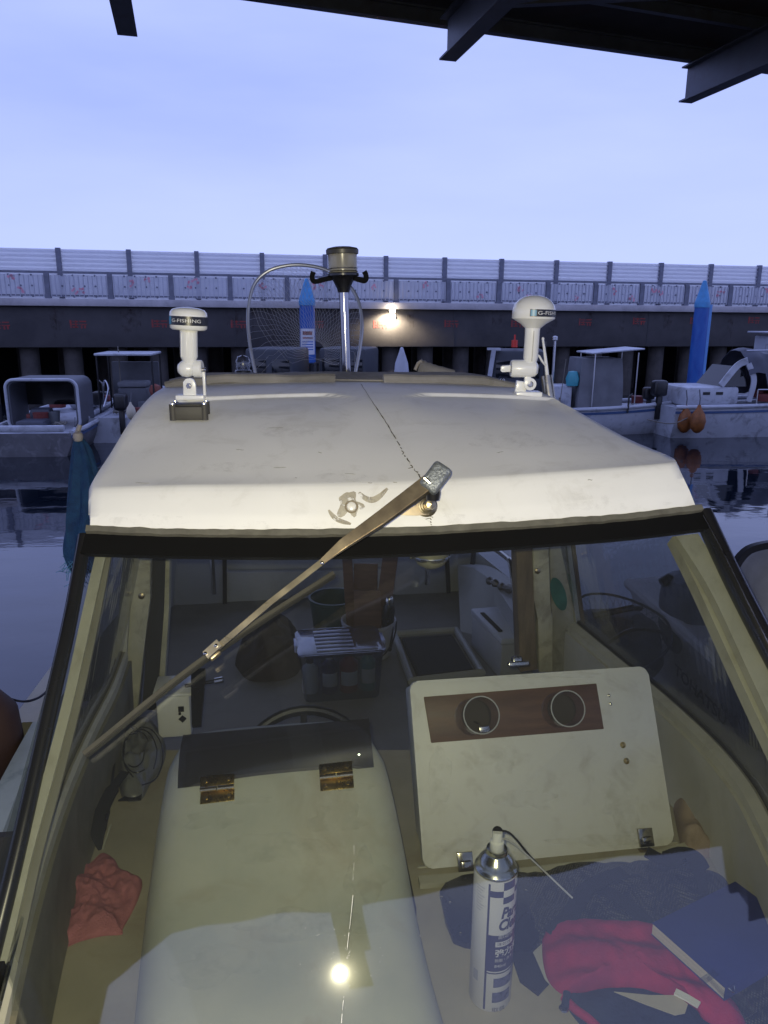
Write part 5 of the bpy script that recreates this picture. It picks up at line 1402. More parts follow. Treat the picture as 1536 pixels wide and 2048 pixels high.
q = MB(); q.lathe([(.022, .02), (.026, .035), (.026, .05), (.018, .066), (0, .072)], n=20); obj('globe', q, clearp, t)
# stainless rod holder with white rod
t = thing('rod_holder', 'steel tube holder with a thin white rod standing in it, beside the domed antenna', 'rod holder', P(1097, 800, 1.95))
q = MB(); q.tube([P(1101, 812, 1.95), P(1096, 775, 1.95), P(1093, 752, 1.95)], [.0155, .0155, .0145], n=16); obj('tube', q, M('brass_steel', (.42, .38, .28), rough=.25, metal=1, var=.3, scale=30), t, world=True)
q = MB(); q.tube([P(1095, 757, 1.95), P(1091, 718, 1.95), P(1086, 680, 1.95)], [.0048, .004, .0028], n=10); q.lathe([(.0, .004), (.0035, .002), (.0035, -.003), (0, -.004)], Matrix.Translation(P(1086, 677, 1.95)), n=10); obj('rod', q, whitep2, t, world=True)
q = MB(); q.tube(bez([P(1071, 710, 1.93), P(1078, 712, 1.93), P(1084, 722, 1.93), P(1091, 731, 1.94)], 6), .0028, n=8); obj('hook_arm', q, whitep2, t, world=True)
pf, nf = roof_at(1004, 776)
t = thing('deck_fitting', 'tiny chrome fitting at the rear of the roof, left of the domed antenna', 'fitting', P(1004, 777, 2.1))
q = MB(); q.lathe([(.012, 0), (.010, .004), (.005, .006), (.004, .016), (.008, .020), (.006, .026), (0, .028)], n=16); q.tube([(-.012, 0, .004), (-.02, 0, .001)], .003, n=8); obj('stud', q, steel, t)
# blue net bundle hanging left of the cabin
t = thing('blue_net_bundle', 'long blue net bundle hanging down beside the left side of the cabin roof', 'net', P(165, 880, 2.35))
o_l = [(150, 868), (146, 900), (142, 950), (137, 1000), (133, 1050), (131, 1095), (135, 1120), (148, 1142)]
o_r = [(158, 868), (180, 900), (196, 950), (204, 1000), (205, 1050), (203, 1095), (196, 1125), (178, 1152)]
q = MB(); rws = []
for i, ((xl, yl), (xr, yr)) in enumerate(zip(*[[(p.x, p.y) for p in bez([Vector((x, y, 0)) for x, y in o], 4)] for o in (o_l, o_r)])):
    a = P(xl, yl, 2.35); b_ = P(xr, yr, 2.35); c = (a + b_) / 2; R_ = (b_ - a).length / 2; rw = []
    for k in range(30):
        an = 2 * math.pi * k / 30; f = 1 + .16 * math.sin(an * 6 + i * .22) + .06 * math.sin(an * 13 - i * .4) + .08 * noise.noise(Vector((math.cos(an) * 2, math.sin(an) * 2, i * .25)))
        rw.append(c + Vector((math.cos(an) * R_ * f, math.sin(an) * R_ * .7 * f, 0)))
    rws.append(rw)
q.grid(rws, close=True); q.raw(rws[-1], [tuple(range(30))])
obj('bundle', q, M('blue_net', (.010, .055, .13), rough=.8, var=.45, scale=30, bump=.8, bscale=240, c2=(.004, .03, .10)), t, world=True)
q = MB(); q.tube([P(160, 850, 2.35), P(153, 870, 2.35)], .008, n=8); q.lathe([(0, .02), (.014, .012), (.016, 0), (.012, -.012), (0, -.016)], Matrix.Translation(P(156, 874, 2.33)), n=12); obj('tie', q, M('pale_tie', (.35, .32, .3), rough=.6), t, world=True)
random.seed(9)
q = MB()
for k in range(46):
    i = random.choice(range(len(rws) - 6, len(rws) - 1)); c = rws[i][random.randrange(15, 29)]
    q.tube([c, c + Vector((random.uniform(-.02, .02), -.01, random.uniform(-.03, .012))), c + Vector((random.uniform(-.03, .03), -.004, random.uniform(-.05, .0)))], .0012, n=3)
obj('loose_mesh', q, M('pale_blue_cord', (.08, .22, .42), rough=.7), t, world=True, kind='stuff')

# ================================================================== WIPER (part of the boat)
wp = on_obj(roof, 852, 1012)
bn = (-BA * .95 + Vector((0, 0, .30))).normalized()
mb = MB(); m = frame(wp[0] + bn * .002, BR, bn.cross(BR) * -1)
m = Matrix.Translation(wp[0] + bn * .001) @ bn.to_track_quat('Z', 'Y').to_matrix().to_4x4()
q = MB(); q.lathe([(.0215, 0), (.021, .004), (.016, .007), (.013, .008), (.0125, .016), (.010, .017), (.010, .040), (.0085, .048), (0, .050)], m, n=26); wpart = bobj('wiper_spindle', q, M('spindle_metal', (.40, .34, .22), rough=.35, metal=1, var=.4, scale=50))
def RP(px, py, off):                         # point in front of the roof face
    return hit(px, py, wp[0] + bn * off, bn)
q = MB(); q.strip([RP(800, 1027, .004), RP(830, 1022, .004), RP(852, 1014, .004)], [.006, .018, .030], .004, bn); bobj('spindle_plate', q, bronze)
A0 = P(868, 962, 1.26); A1 = P(760, 1042, 1.24); A2 = P(688, 1090, 1.225); A3 = P(645, 1124, 1.215); A4 = P(540, 1206, 1.19); A5 = P(436, 1295, 1.165); A6 = P(408, 1314, 1.16)
wn = (GN * .8 + bn * .2).normalized()
q = MB(); q.strip([A0, A1, A2, A3], [.027, .0235, .0175, .0095], [.017, .014, .010, .005], wn)
bmesh.ops.bevel(q.bm, geom=[e for e in q.bm.edges if not e.is_boundary], offset=.0012, segments=2, affect='EDGES')
arm = bobj('wiper_arm', q, bronze, wpart)
q = MB(); q.strip([A3.lerp(A2, .1), A4, A5], [.0098, .0095, .0095], .0032, wn); bobj('arm_rod', q, M('pale_brass_steel', (.78, .68, .45), rough=.3, metal=1, var=.25, scale=20), arm)
LOCAL[arm.name] = LOCAL[wpart.name]
q = MB(); q.strip([P(440, 1286, 1.157), P(412, 1311, 1.152)], .0135, .0045, wn); bobj('blade_clip', q, MATS['pale_brass_steel'], wpart)
for x, y, d in ((432, 1292, 1.152), (411, 1308, 1.149), (644, 1127, 1.207)):
    q = MB(); c = P(x, y, d) ; q.lathe([(.003, 0), (.003, .003), (.0015, .0045), (0, .005)], Matrix.Translation(c) @ wn.to_track_quat('Z', 'Y').to_matrix().to_4x4(), n=12); bobj('rivet', q, steel, wpart)
q = MB(); hd0 = P(862, 968, 1.245); hd1 = P(880, 944, 1.25)
q.box((hd1 - hd0).length * 2.0, .034, .022, frame((hd0 + hd1) / 2, hd1 - hd0, (hd1 - hd0).cross(wn)), bev=.007, seg=3); bobj('arm_head', q, M('grey_cast_metal', (.22, .24, .26), rough=.5, metal=.6, var=.4, scale=90, bump=.6, bscale=220), wpart)
q = MB(); h0 = P(848, 956, 1.237); h1 = P(866, 972, 1.237); q.tube([h0, h1], .0035, n=10); bobj('arm_pin', q, steel, wpart)
q = MB(); c0 = P(866, 985, 1.27); q.lathe([(0, -.014), (.011, -.012), (.013, 0), (.011, .012), (0, .014)], frame(c0, BR, BA), n=14); bobj('rubber_boot', q, blackgloss, wpart)
# wiper blade lying on the glass
b0 = G(668, 1152, .010); b1 = G(415, 1318, .014); b2 = G(172, 1512, .010)
q = MB(); Q = bez([b0, b1, b2], 14); q.strip(Q, .0095, .012, GN); bl = bobj('wiper_blade', q, M('blade_rubber', (.02, .02, .018), rough=.6))
q = MB(); q.strip([p + GN * .0122 for p in Q], .0065, .0022, GN); bobj('blade_spine', q, M('blade_spine_metal', (.05, .048, .038), rough=.7, metal=.0, var=.3, scale=20), bl)
q = MB(); q.box(.02, .014, .012, frame(G(428, 1308, .026), b1 - b2, (b1 - b2).cross(GN)), bev=.002); bobj('blade_clip_seat', q, bronze, bl)

# ================================================================== INSTRUMENT BOX on the dash, right
BL = zr(848, 1738, SZ + .012); BRt = zr(1352, 1690, SZ + .012)
Wv = BRt - BL; r1 = ray(818, 1364); r2 = ray(1294, 1331)
# least squares for a,b : r2*b - r1*a = Wv
import itertools
def dot(a, b_): return a.dot(b_)
a11 = dot(r1, r1); a12 = -dot(r1, r2); a22 = dot(r2, r2); c1 = -dot(r1, Wv); c2_ = dot(r2, Wv)
det = a11 * a22 - a12 * a12; aa = (c1 * a22 - a12 * c2_) / det; bb = (a11 * c2_ - a12 * c1) / det
TL = CAM + r1 * aa; TR = CAM + r2 * bb
cen = (BL + BRt + TL + TR) / 4
ux = (BRt - BL + TR - TL).normalized(); uy = ((TL + TR) - (BL + BRt)).normalized(); un = ux.cross(uy).normalized(); uy = un.cross(ux)
PMx = Matrix((ux, uy, un)).transposed().to_4x4(); PMx.translation = cen
Wp = ((BRt - BL).length + (TR - TL).length) / 2; Hp = ((TL + TR) / 2 - (BL + BRt) / 2).length
def pp(px, py, off=0.0):                     # pixel -> panel plane local
    p = hit(px, py, cen + un * off, un); return PMx.inverted() @ p
ib = thing('instrument_box', 'white hinged instrument box with brown wood strip and two round cups, behind the windscreen', 'box', PMx)
panm = M('panel_white', (.74, .73, .66), rough=.45, var=.05, scale=3, bump=.04, bscale=30, stain=(.36, .33, .25), stain_scale=16, stain_amt=.42)
q = MB(); q.prism(rr(Wp, Hp, .018), .024, T(0, 0, -.024), bev=.004); fp = obj('front_panel', q, panm, ib)
q = MB(); q.box(Wp - .02, Hp - .012, .10, T(0, 0, -.082), bev=.008); obj('case', q, panm, ib)
c4 = [pp(x, y) for x, y in ((847, 1394), (1192, 1367), (1207, 1458), (862, 1486))]
q = MB(); c4a = [(v.x, v.y) for v in c4]; q.prism([c4a[0], c4a[3], c4a[2], c4a[1]], .004, T(0, 0, -.0005), bev=.0015); wd = obj('wood_strip', q, wood, ib)
for (bx_, by_), (fx_, fy_), r_ in (((944, 1434), (963, 1430), .0375), ((1116, 1420), (1136, 1417), .0365)):
    pbk = pp(bx_, by_, .004); pfk = pp(fx_, fy_, .034); k_r = r_
    q = MB(); n_ = 40; rws = []
    for (pt, z) in ((pbk, .004), (pbk.lerp(pfk, .5), .019), (pfk, .034)):
        rws.append([Vector((pt.x + k_r * math.cos(2 * math.pi * k / n_), pt.y + k_r * math.sin(2 * math.pi * k / n_), z)) for k in range(n_)])
    q.grid(rws, close=True).solid(.0022)
    cu = obj('clear_cup', q, clearp, ib)
    q = MB(); q.tube([Vector((pfk.x + k_r * math.cos(2 * math.pi * k / 40), pfk.y + k_r * math.sin(2 * math.pi * k / 40), .0345)) for k in range(41)], .0013, n=6, cap=False); obj('cup_rim', q, M('cup_rim_edge', (.5, .5, .47), rough=.3), cu)
    q = MB(); q.cyl(k_r * .86, .0012, T(pfk.x * .7 + pbk.x * .3, pfk.y * .7 + pbk.y * .3, .0045), n=40); obj('dark_hole', q, M('dark_hole', (.045, .036, .026), rough=.7), cu)
pk = pp(968, 1458, .012); q = MB(); q.box(.022, .012, .008, T(pk.x, pk.y, .014) @ RZ(5), bev=.001); q.tube([Vector((pk.x - .02, pk.y + .016, .012)), Vector((pk.x - .012, pk.y + .012, .018)), Vector((pk.x - .006, pk.y + .002, .014))], .0022, n=6); obj('padlock', q, steel, ib)
for (x, y, r_, mt) in ((1218, 1391, .0022, steel), (1221, 1408, .0022, steel), (1246, 1490, .0042, brass), (1253, 1522, .0042, brass)):
    v = pp(x, y); q = MB(); q.lathe([(r_ * 1.6, 0), (r_ * 1.5, .0006), (r_, .001), (r_ * .8, .0022), (0, .003)], T(v.x, v.y, .0002), n=16); obj('screw', q, mt, ib)
for (x, y) in ((1290, 1676), (930, 1724)):
    v = pp(x, y); q = MB(); q.box(.030, .036, .0035, T(v.x, v.y + .002, .007), bev=.0015); q.box(.004, .036, .008, T(v.x - .014, v.y + .002, .004), bev=.001); q.box(.022, .016, .006, T(v.x, v.y - .004, .0105), bev=.0028); lt = obj('latch', q, M('chrome_latch', (.45, .42, .34), rough=.18, metal=1, var=.3, scale=60), ib)
    q = MB(); q.box(.024, .006, .03, T(v.x, -Hp / 2 - .006, -.008)); obj('latch_foot', q, bronze, lt)
v = pp(1040, 1332); q = MB(); q.box(.045, .010, .014, T(v.x, v.y + .006, -.012), bev=.002); q.box(.02, .022, .018, T(v.x, v.y + .012, -.02), bev=.003); obj('top_catch', q, steel, ib)
# plinth below
q = MB(); q.box(Wp + .03, .03, .05, T(.004, -Hp / 2 - .012, -.045), bev=.006); obj('plinth', q, cream_trim, ib)
q = MB(); q.strip([zr(838, 1770, SZ + .004), zr(1060, 1752, SZ + .004), zr(1300, 1722, SZ + .004), zr(1380, 1700, SZ + .004)], .022, .012, (0, 0, 1)); q2 = bobj('dash_ledge', q, cream_trim)

# ================================================================== SPRAY CAN
cbp = zr(979, 1990, SZ + .001)
def rimy(h): return proj(cbp + Vector((0, 0, h)))[1]
hC = .2
while rimy(hC) > 1737: hC += .002
rC = 42.5 * proj(cbp + Vector((0, 0, hC * .6)))[2] / F
can = thing('spray_can', 'tall white and navy spray can of parts cleaner with red straw tip, standing on the dash', 'spray can', Matrix.Translation(cbp) @ RZ(-5))
can['label'] = 'tall white and navy spray can of parts cleaner standing on the dash behind the windscreen'
canw = M('can_white', (.62, .61, .64), rough=.3, var=.05, coat=.3); navy = M('can_navy', (.035, .03, .11), rough=.3, coat=.3); tinm = M('tinplate', (.55, .54, .48), rough=.22, metal=1, var=.2, scale=30)
q = MB(); q.lathe([(rC * .93, 0), (rC, .004), (rC, hC - .004), (rC * .97, hC)], n=48); body = obj('body', q, canw, can)
q = MB(); q.lathe([(rC * .965, hC), (rC * 1.0, hC + .002), (rC * .97, hC + .005), (rC * .88, hC + .007), (rC * .84, hC + .013), (rC * .72, hC + .020), (rC * .52, hC + .027), (rC * .47, hC + .029), (rC * .50, hC + .032), (rC * .46, hC + .036), (rC * .30, hC + .034), (0, hC + .034)], n=48); obj('shoulder', q, tinm, can, angle=60)
q = MB(); q.lathe([(.0105, hC + .033), (.0115, hC + .036), (.0110, hC + .048), (.0085, hC + .050), (.0080, hC + .062), (.0072, hC + .065), (0, hC + .065)], n=24); act = obj('nozzle', q, whitep2, can)
q = MB(); q.lathe([(.0074, -.0022), (.0082, 0), (.0074, .0022)], T(0, .002, hC + .0635) @ RX(25), n=20); obj('band', q, blackgloss, act)
q = MB()
zt = hC + .055
e1 = can.matrix_world.inverted() @ P(1145, 1796, proj(cbp + Vector((0, 0, hC)))[2] * .965)
q.tube(bez([Vector((.004, -.002, zt)), Vector((.03, -.012, zt - .006)), e1], 8), .0014, n=8); obj('straw', q, M('grey_straw', (.4, .4, .42), rough=.4), can)
q = MB(); q.tube(bez([Vector((.002, .0085, zt + .004)), Vector((.02, .004, zt + .004)), Vector((.05, -.012, zt - .022)), Vector((.075, -.02, zt - .045))], 8), .0017, n=8); obj('black_cord', q, blackgloss, can)
def onc(x0, x1, y0, y1, mt, name, z=.0003, nx=16):      # angles measured as arc length from the side facing us
    m1 = MB(); m1._merge(bend_bm(rect_bm(x0, x1, y0, y1, z, nx), rC)); return obj(name, m1, mt, body)
def zc_(y): return hC * (1 - (y - 100) / 1750)
onc(-.0125, -.0092, .006, hC - .004, navy, 'stripe')
onc(-.0092, .046, zc_(1270), zc_(785), navy, 'navy_field')
for (x0, x1, y0, y1) in ((.011, .033, 205, 100), (-.0092, .011, 290, 205), (.033, .046, 290, 205), (.011, .033, 378, 290)):
    onc(x0, x1, zc_(y0), zc_(y1) - .0005, navy, 'check_square')
def ctext(s, size, x, y, mt, name, shear=0.0, sx=1.0, bold=0.0, align='LEFT'):
    tb = text_bm(s, size, align=align, shear=shear, bold=bold); bmesh.ops.scale(tb, vec=(sx, 1, 1), verts=tb.verts[:]); bmesh.ops.translate(tb, vec=(x, zc_(y), .0007), verts=tb.verts[:])
    m1 = MB(); m1._merge(bend_bm(tb, rC)); obj(name, m1, mt, body)
ctext('Parts', .0265, .0085, 500, navy, 'lettering', .25, .74, .0012)
ctext('Cleaner', .0265, .0045, 655, navy, 'lettering', .25, .74, .0012)
ctext('\u5373\u52b9\u6027', .0075, .0055, 810, canw, 'lettering', 0, 1.3)
onc(.002, .034, zc_(935), zc_(868), canw, 'white_bar', .0006)
ctext('\u901f\u4e7e\u6027', .0065, .004, 902, navy, 'lettering', 0, 1.3)
ctext('\u5f37\u529b\u6d17\u6d44', .0150, .002, 1025, canw, 'lettering', 0, 1.0, .0004)
ctext('\u8131\u8102\u30fb\u6d17\u6d44', .0065, .002, 1120, canw, 'lettering')
ctext('840ml', .0075, .002, 1195, MATS['can_white'], 'lettering')
onc(-.0092, .046, zc_(1305), zc_(1288), navy, 'thin_line')
pic = M('picture_blue', (.10, .10, .22), rough=.3, var=.5, scale=120)
onc(.002, .036, zc_(1490), zc_(1365), pic, 'picture')
onc(.001, .034, zc_(1700), zc_(1560), pic, 'picture')
ctext('\u53d6\u6271', .009, .001, 1800, navy, 'lettering', 0, 1.3)
m1 = MB()
for k in range(9):
    m1._merge(bend_bm(rect_bm(-.034, -.018 - .003 * (k % 3), zc_(215 + k * 38), zc_(205 + k * 38), .0003, 6), rC))
obj('fine_print', m1, M('fine_print_grey', (.36, .36, .42), rough=.4), body, kind='stuff')
onc(-.034, -.024, zc_(1470), zc_(1330), MATS['fine_print_grey'], 'picture')

# ================================================================== SOFT THINGS lying about
def drape(name, label, cat, poly, z, h, mat, prof=1.6, wr=.006, ws=22, seed=0, rings=26, part='cloth', th=.002, sub=6, folds=None, flat=False, par=None, ok=True):
    """a soft sheet or bag filling an outline measured on a level surface z (camera relative)"""
    PT = [zr(x, y, z) for x, y in poly]; PT = bez(PT + [PT[0]], sub)[:-1]; n_ = len(PT); c = sum(PT, Vector()) / n_
    rws = []
    for i in range(rings + 1):
        q_ = i / rings; rw = []
        for k, p in enumerate(PT):
            v = c.lerp(p, q_); e = (1 - q_ ** prof * 1.0)
            zz = h * max(0, e) ** .6 + wr * (noise.noise(Vector((v.x * ws + seed, v.y * ws, seed))) + .5 * noise.noise(Vector((v.x * ws * 2.7 + seed, v.y * ws * 2.7, seed))) + .55 * (.5 - abs(noise.noise(Vector((v.x * ws * 2.1, v.y * ws * 1.3 + seed, seed))))) ** 3 * 4) * (1 - q_ ** 6) * 1.6
            if folds: zz += folds(v, q_)
            rw.append(v + Vector((0, 0, .003 + max(zz, 0))))
        rws.append(rw)
    rws.append([p + Vector((0, 0, .0006)) for p in PT])
    q = MB(); q.grid(rws, close=True)
    bmesh.ops.remove_doubles(q.bm, verts=q.bm.verts[:], dist=.0004)
    t = par or thing(name, label, cat, c)
    obj(part, q, mat, t, world=True, angle=70); return t, c
pinkm = M('pink_cloth', (.54, .20, .22), rough=.95, var=.25, scale=30, bump=.9, bscale=420, c2=(.43, .15, .17))
drape('cleaning_cloth', 'crumpled pink cleaning cloth lying on the dash at the left', 'cloth',
      [(120, 1752), (148, 1728), (168, 1716), (180, 1728), (205, 1708), (228, 1722), (240, 1742), (262, 1755), (284, 1765), (278, 1795), (262, 1830), (246, 1858), (243, 1870), (205, 1873), (160, 1884), (122, 1897), (120, 1862), (110, 1838), (124, 1822), (122, 1785)], SZ, .012, pinkm, prof=4, wr=.0085, ws=26, seed=3, folds=lambda v, q_: .006 * math.sin(v.x * 60 + v.y * 40))
beige = M('beige_cloth', (.40, .31, .23), rough=.95, var=.3, scale=12, bump=.4, bscale=120, stain=(.18, .12, .07), stain_scale=10, stain_amt=.6)
drape('beige_cloth', 'crumpled beige cloth squeezed in beside the white instrument box, right', 'cloth',
      [(1336, 1560), (1362, 1545), (1392, 1580), (1430, 1630), (1478, 1668), (1496, 1692), (1450, 1712), (1395, 1716), (1366, 1702), (1352, 1650)], SZ, .035, beige, prof=2.2, wr=.018, ws=12, seed=8)
# mesh bag
meshm = bpy.data.materials.new('black_mesh'); meshm.use_nodes = True
t_ = meshm.node_tree; b = t_.nodes['Principled BSDF']; b.inputs['Base Color'].default_value = (.018, .018, .018, 1); b.inputs['Roughness'].default_value = .55
tc = t_.nodes.new('ShaderNodeTexCoord'); mp = t_.nodes.new('ShaderNodeMapping'); mp.inputs['Scale'].default_value = (230, 230, 230); mp.inputs['Rotation'].default_value = (0, 0, .5)
t_.links.new(tc.outputs['Object'], mp.inputs[0])
vo = t_.nodes.new('ShaderNodeTexVoronoi'); vo.inputs['Randomness'].default_value = .12; vo.inputs['Scale'].default_value = 1
t_.links.new(mp.outputs[0], vo.inputs['Vector']); r = t_.nodes.new('ShaderNodeValToRGB'); r.color_ramp.elements[0].position = .25; r.color_ramp.elements[0].color = (.11, .105, .085, 1); r.color_ramp.elements[1].position = .45; r.color_ramp.elements[1].color = (.012, .012, .013, 1)
t_.links.new(vo.outputs['Distance'], r.inputs[0]); t_.links.new(r.outputs[0], b.inputs['Base Color'])
bp = t_.nodes.new('ShaderNodeBump'); bp.inputs['Strength'].default_value = .6; bp.inputs['Distance'].default_value = .003; t_.links.new(vo.outputs['Distance'], bp.inputs['Height']); t_.links.new(bp.outputs[0], b.inputs['Normal'])
mbag, c = drape('mesh_bag', 'black mesh bag with dark straps spread on the dash below the instrument box', 'bag',
      [(1040, 1755), (1090, 1742), (1180, 1728), (1290, 1728), (1345, 1722), (1400, 1745), (1450, 1760), (1500, 1830), (1560, 1930), (1580, 2060), (1450, 2080), (1250, 1960), (1080, 1900), (1050, 1850), (1035, 1800)], SZ, .03, meshm, prof=3, wr=.014, ws=11, seed=4, part='mesh_cloth')
def zt_(px, py, h): return zr(px, py, SZ + h)
strapm = M('black_webbing', (.014, .014, .015), rough=.7, bump=.3, bscale=300)
q = MB(); q.strip(bez([zt_(1292, 1705, .05), zt_(1330, 1722, .045), zt_(1372, 1712, .05), zt_(1392, 1735, .045), zt_(1408, 1790, .035)], 6), [.03] * 6 + [.045] * 7 + [.05] * 6 + [.02] * 6, .004, (0, 0, 1)); obj('strap', q, strapm, mbag, world=True)
q = MB(); q.strip(bez([zt_(1190, 1775, .045), zt_(1240, 1800, .045), zt_(1300, 1850, .04), zt_(1330, 1870, .035)], 6), .028, .003, (0, 0, 1)); obj('strap', q, strapm, mbag, world=True)
q = MB(); q.strip(bez([zt_(1100, 1870, .03), zt_(1140, 1830, .045), zt_(1180, 1775, .05), zt_(1250, 1745, .045)], 6), .03, .003, (0, 0, 1)); obj('strap', q, strapm, mbag, world=True)
# flat black glossy case under the can
t = thing('black_case', 'flat black plastic case with small steel rivets, lying under the spray can', 'case', zr(960, 1850, SZ))
pc = [(878, 1795), (890, 1778), (925, 1762), (1000, 1752), (1055, 1758), (1072, 1790), (1085, 1850), (1078, 1890), (1060, 1915), (930, 1902), (905, 1892), (890, 1850)]
q = MB(); vv = [LOCAL[t.name].inverted() @ zr(x, y, SZ) for x, y in pc]; q.prism([(v.x, v.y) for v in vv][::-1], .014, T(0, 0, .003), bev=.004); cs = obj('shell', q, blackgloss, t)
for x, y in ((900, 1806), (921, 1868), (883, 1795), (1052, 1782), (1083, 1848)):
    v = LOCAL[t.name].inverted() @ zr(x, y, SZ + .017); q = MB(); q.lathe([(.003, 0), (.0025, .0015), (0, .002)], T(v), n=12); obj('rivet', q, steel, t)
# grey-black strap running down from the case
q = MB(); q.strip([zr(1040, 1880, SZ + .005), zr(1065, 1960, SZ + .005), zr(1090, 1978, SZ + .005)], [.05, .045, .04], .006, (0, 0, 1)); obj('flap', q, strapm, t, world=True)
# cream card behind
t = thing('pale_card', 'pale card wedged between the black case and the red pouch', 'card', zr(1075, 1925, SZ))
q = MB(); q.raw([zr(x, y, SZ + .012) for x, y in ((1066, 1905), (1084, 1888), (1105, 1975), (1090, 1960))], [(0, 1, 2, 3)]).solid(.001); obj('card', q, M('pale_card_stock', (.5, .5, .48), rough=.7), t, world=True, smooth=False)
# pouch
pouchm = M('magenta_cloth', (.42, .018, .075), rough=.9, var=.3, scale=14, bump=.35, bscale=260, c2=(.26, .012, .07)); pouchn = M('navy_cloth', (.02, .03, .075), rough=.85, var=.35, scale=10, bump=.4, bscale=200)
pou, c = drape('pouch', 'magenta and navy zipped pouch lying open with papers inside, bottom right', 'pouch',
      [(1084, 1882), (1104, 1856), (1160, 1848), (1240, 1849), (1310, 1862), (1380, 1905), (1430, 1960), (1470, 2015), (1500, 2080), (1420, 2060), (1380, 2015), (1300, 1985), (1210, 1982), (1150, 1992), (1125, 1990), (1098, 1965), (1086, 1925)], SZ + .02, .036, pouchm, prof=2.6, wr=.006, ws=16, seed=6, part='top_cloth', folds=lambda v, q_: .005 * math.sin((v.y + .12 * v.x) * 95))
drape('x', '', '', [(1128, 1996), (1165, 1990), (1215, 1984), (1300, 1986), (1380, 2014), (1420, 2045), (1500, 2110), (1440, 2180), (1260, 2130), (1180, 2070), (1140, 2025)], SZ + .012, .022, pouchn, prof=2.6, wr=.006, ws=14, seed=2, part='navy_lining', par=pou)
q = MB(); q.tube(bez([zr(x, y, SZ + .045) for x, y in ((1127, 1994), (1150, 2018), (1180, 2040), (1215, 2075))], 6), .0065, n=10); obj('zip_edge', q, pouchm, pou, world=True)
q = MB(); q.tube([zr(1134, 1985, SZ + .05), zr(1132, 2008, SZ + .046), zr(1128, 2018, SZ + .045)], [.006, .007, .005], n=10); zp = obj('zip_pull', q, pouchn, pou, world=True)
q = MB(); q.tube([Vector(zr(1127, 2019, SZ + .046)) + Vector((.006 * math.cos(a), .006 * math.sin(a), .002)) for a in [k * math.pi / 6 for k in range(13)]], .0015, n=6); obj('pull_ring', q, steel, pou, world=True)
q = MB(); q.raw([zr(x, y, SZ + .06) for x, y in ((1228, 1983), (1300, 1990), (1352, 1990), (1376, 2008), (1370, 2026), (1350, 2030), (1290, 2008))], [tuple(range(7))[::-1]]).solid(.0012); obj('paper', q, M('cream_paper', (.50, .46, .36), rough=.8), pou, world=True, smooth=False)
q = MB(); q.strip([zr(1350, 1985, SZ + .066), zr(1375, 1998, SZ + .066), zr(1398, 2012, SZ + .066)], .012, .003, (0, 0, 1)); obj('pen', q, whitep, pou, world=True)
# notebook with blue cover
n0 = zr(1287, 1836, SZ + .085); n1 = zr(1428, 1962, SZ + .085); n2 = zr(1640, 1915, SZ + .085); n3 = zr(1490, 1788, SZ + .085)
nbm = frame((n0 + n1 + n2 + n3) / 4, n1 - n0, n3 - n0); ww = (n1 - n0).length; hh2 = (n3 - n0).length
if (nbm.to_3x3() @ Vector((0, 0, 1))).z < 0: nbm = nbm @ RX(180)
nbk = thing('notebook', 'blue covered notebook with cream page edge, resting on the pouch and mesh bag', 'notebook', nbm)
bluec = M('blue_cover', (.018, .028, .20), rough=.6, var=.25, scale=8, bump=.2, bscale=150)
q = MB(); q.box(ww, hh2, .0015, T(0, 0, .011), bev=.0005); q.box(ww, hh2, .0015, T(0, 0, -.011), bev=.0005); q.box(.0015, hh2, .0235, T(ww / 2 + .0006, 0, 0)); obj('cover', q, bluec, nbk)
q = MB(); q.box(ww - .002, hh2 - .002, .0195, T(0, 0, 0)); obj('pages', q, M('page_cream', (.62, .58, .50), rough=.8, var=.15, scale=3, stretch=(1, 1, 120)), nbk)
# clear plastic key tag
t = thing('key_tag', 'clear plastic key tag with small rings, beside the notebook corner', 'key tag', zr(1462, 1995, SZ + .08))
q = MB(); q.box(.07, .028, .004, T(0, 0, .006) @ RZ(-62) @ RY(8), bev=.0015); obj('tag', q, clearp, t)
for dx, dy in ((-.008, .02), (.004, .026), (.0, .008)):
    q = MB(); q.tube([(dx + .007 * math.cos(a), dy + .007 * math.sin(a), .011 + .004 * math.sin(a * 2)) for a in [k * math.pi / 7 for k in range(15)]], .0012, n=6, cap=False); obj('ring', q, steel, t)
q = MB(); q.strip([zr(1402, 1965, SZ + .098), zr(1432, 1945, SZ + .098)], .010, .0015, (0, 0, 1)); t2 = thing('clear_tape', 'strip of clear tape on the corner of the blue notebook', 'tape', zr(1417, 1955, SZ + .098)); obj('strip', q, clearp, t2, world=True)

# clutter at the left of the console
clr = M('grey_plastic_bag', (.16, .165, .165), rough=.35, var=.4, scale=8, bump=.6, bscale=20)
drape('plastic_bag', 'crumpled grey plastic bag between the console and the left window', 'bag',
      [(238, 1455), (270, 1440), (300, 1450), (326, 1478), (330, 1520), (300, 1570), (282, 1600), (248, 1600), (236, 1560), (232, 1500)], SZ - .0, .05, clr, prof=2.2, wr=.022, ws=14, seed=12)
t = thing('cable_coil', 'loose black cables looped over the plastic bag at the left', 'cable', zr(255, 1500, SZ + .05))
random.seed(4)
for j in range(4):
    c0 = Vector((268 + j * 6, 1500 + j * 4, 0)); q = MB()
    q.tube(bez([zr(c0.x + (22 + 6 * j) * math.cos(a + j), c0.y + (34 + 8 * j) * math.sin(a + j), SZ + .06 + .01 * math.sin(a * 2 + j)) for a in [k * .7 for k in range(8)]], 5), .0016, n=6); obj('loop', q, blackgloss, t, world=True)
q = MB(); q.tube(bez([zr(x, y, SZ + .05) for x, y in ((232, 1470), (228, 1530), (222, 1580), (212, 1640))], 6), .003, n=6); obj('lead', q, blackgloss, t, world=True)
t = thing('black_strap', 'black leaf-shaped strap hanging down onto the left of the dash', 'strap', zr(205, 1640, SZ + .04))
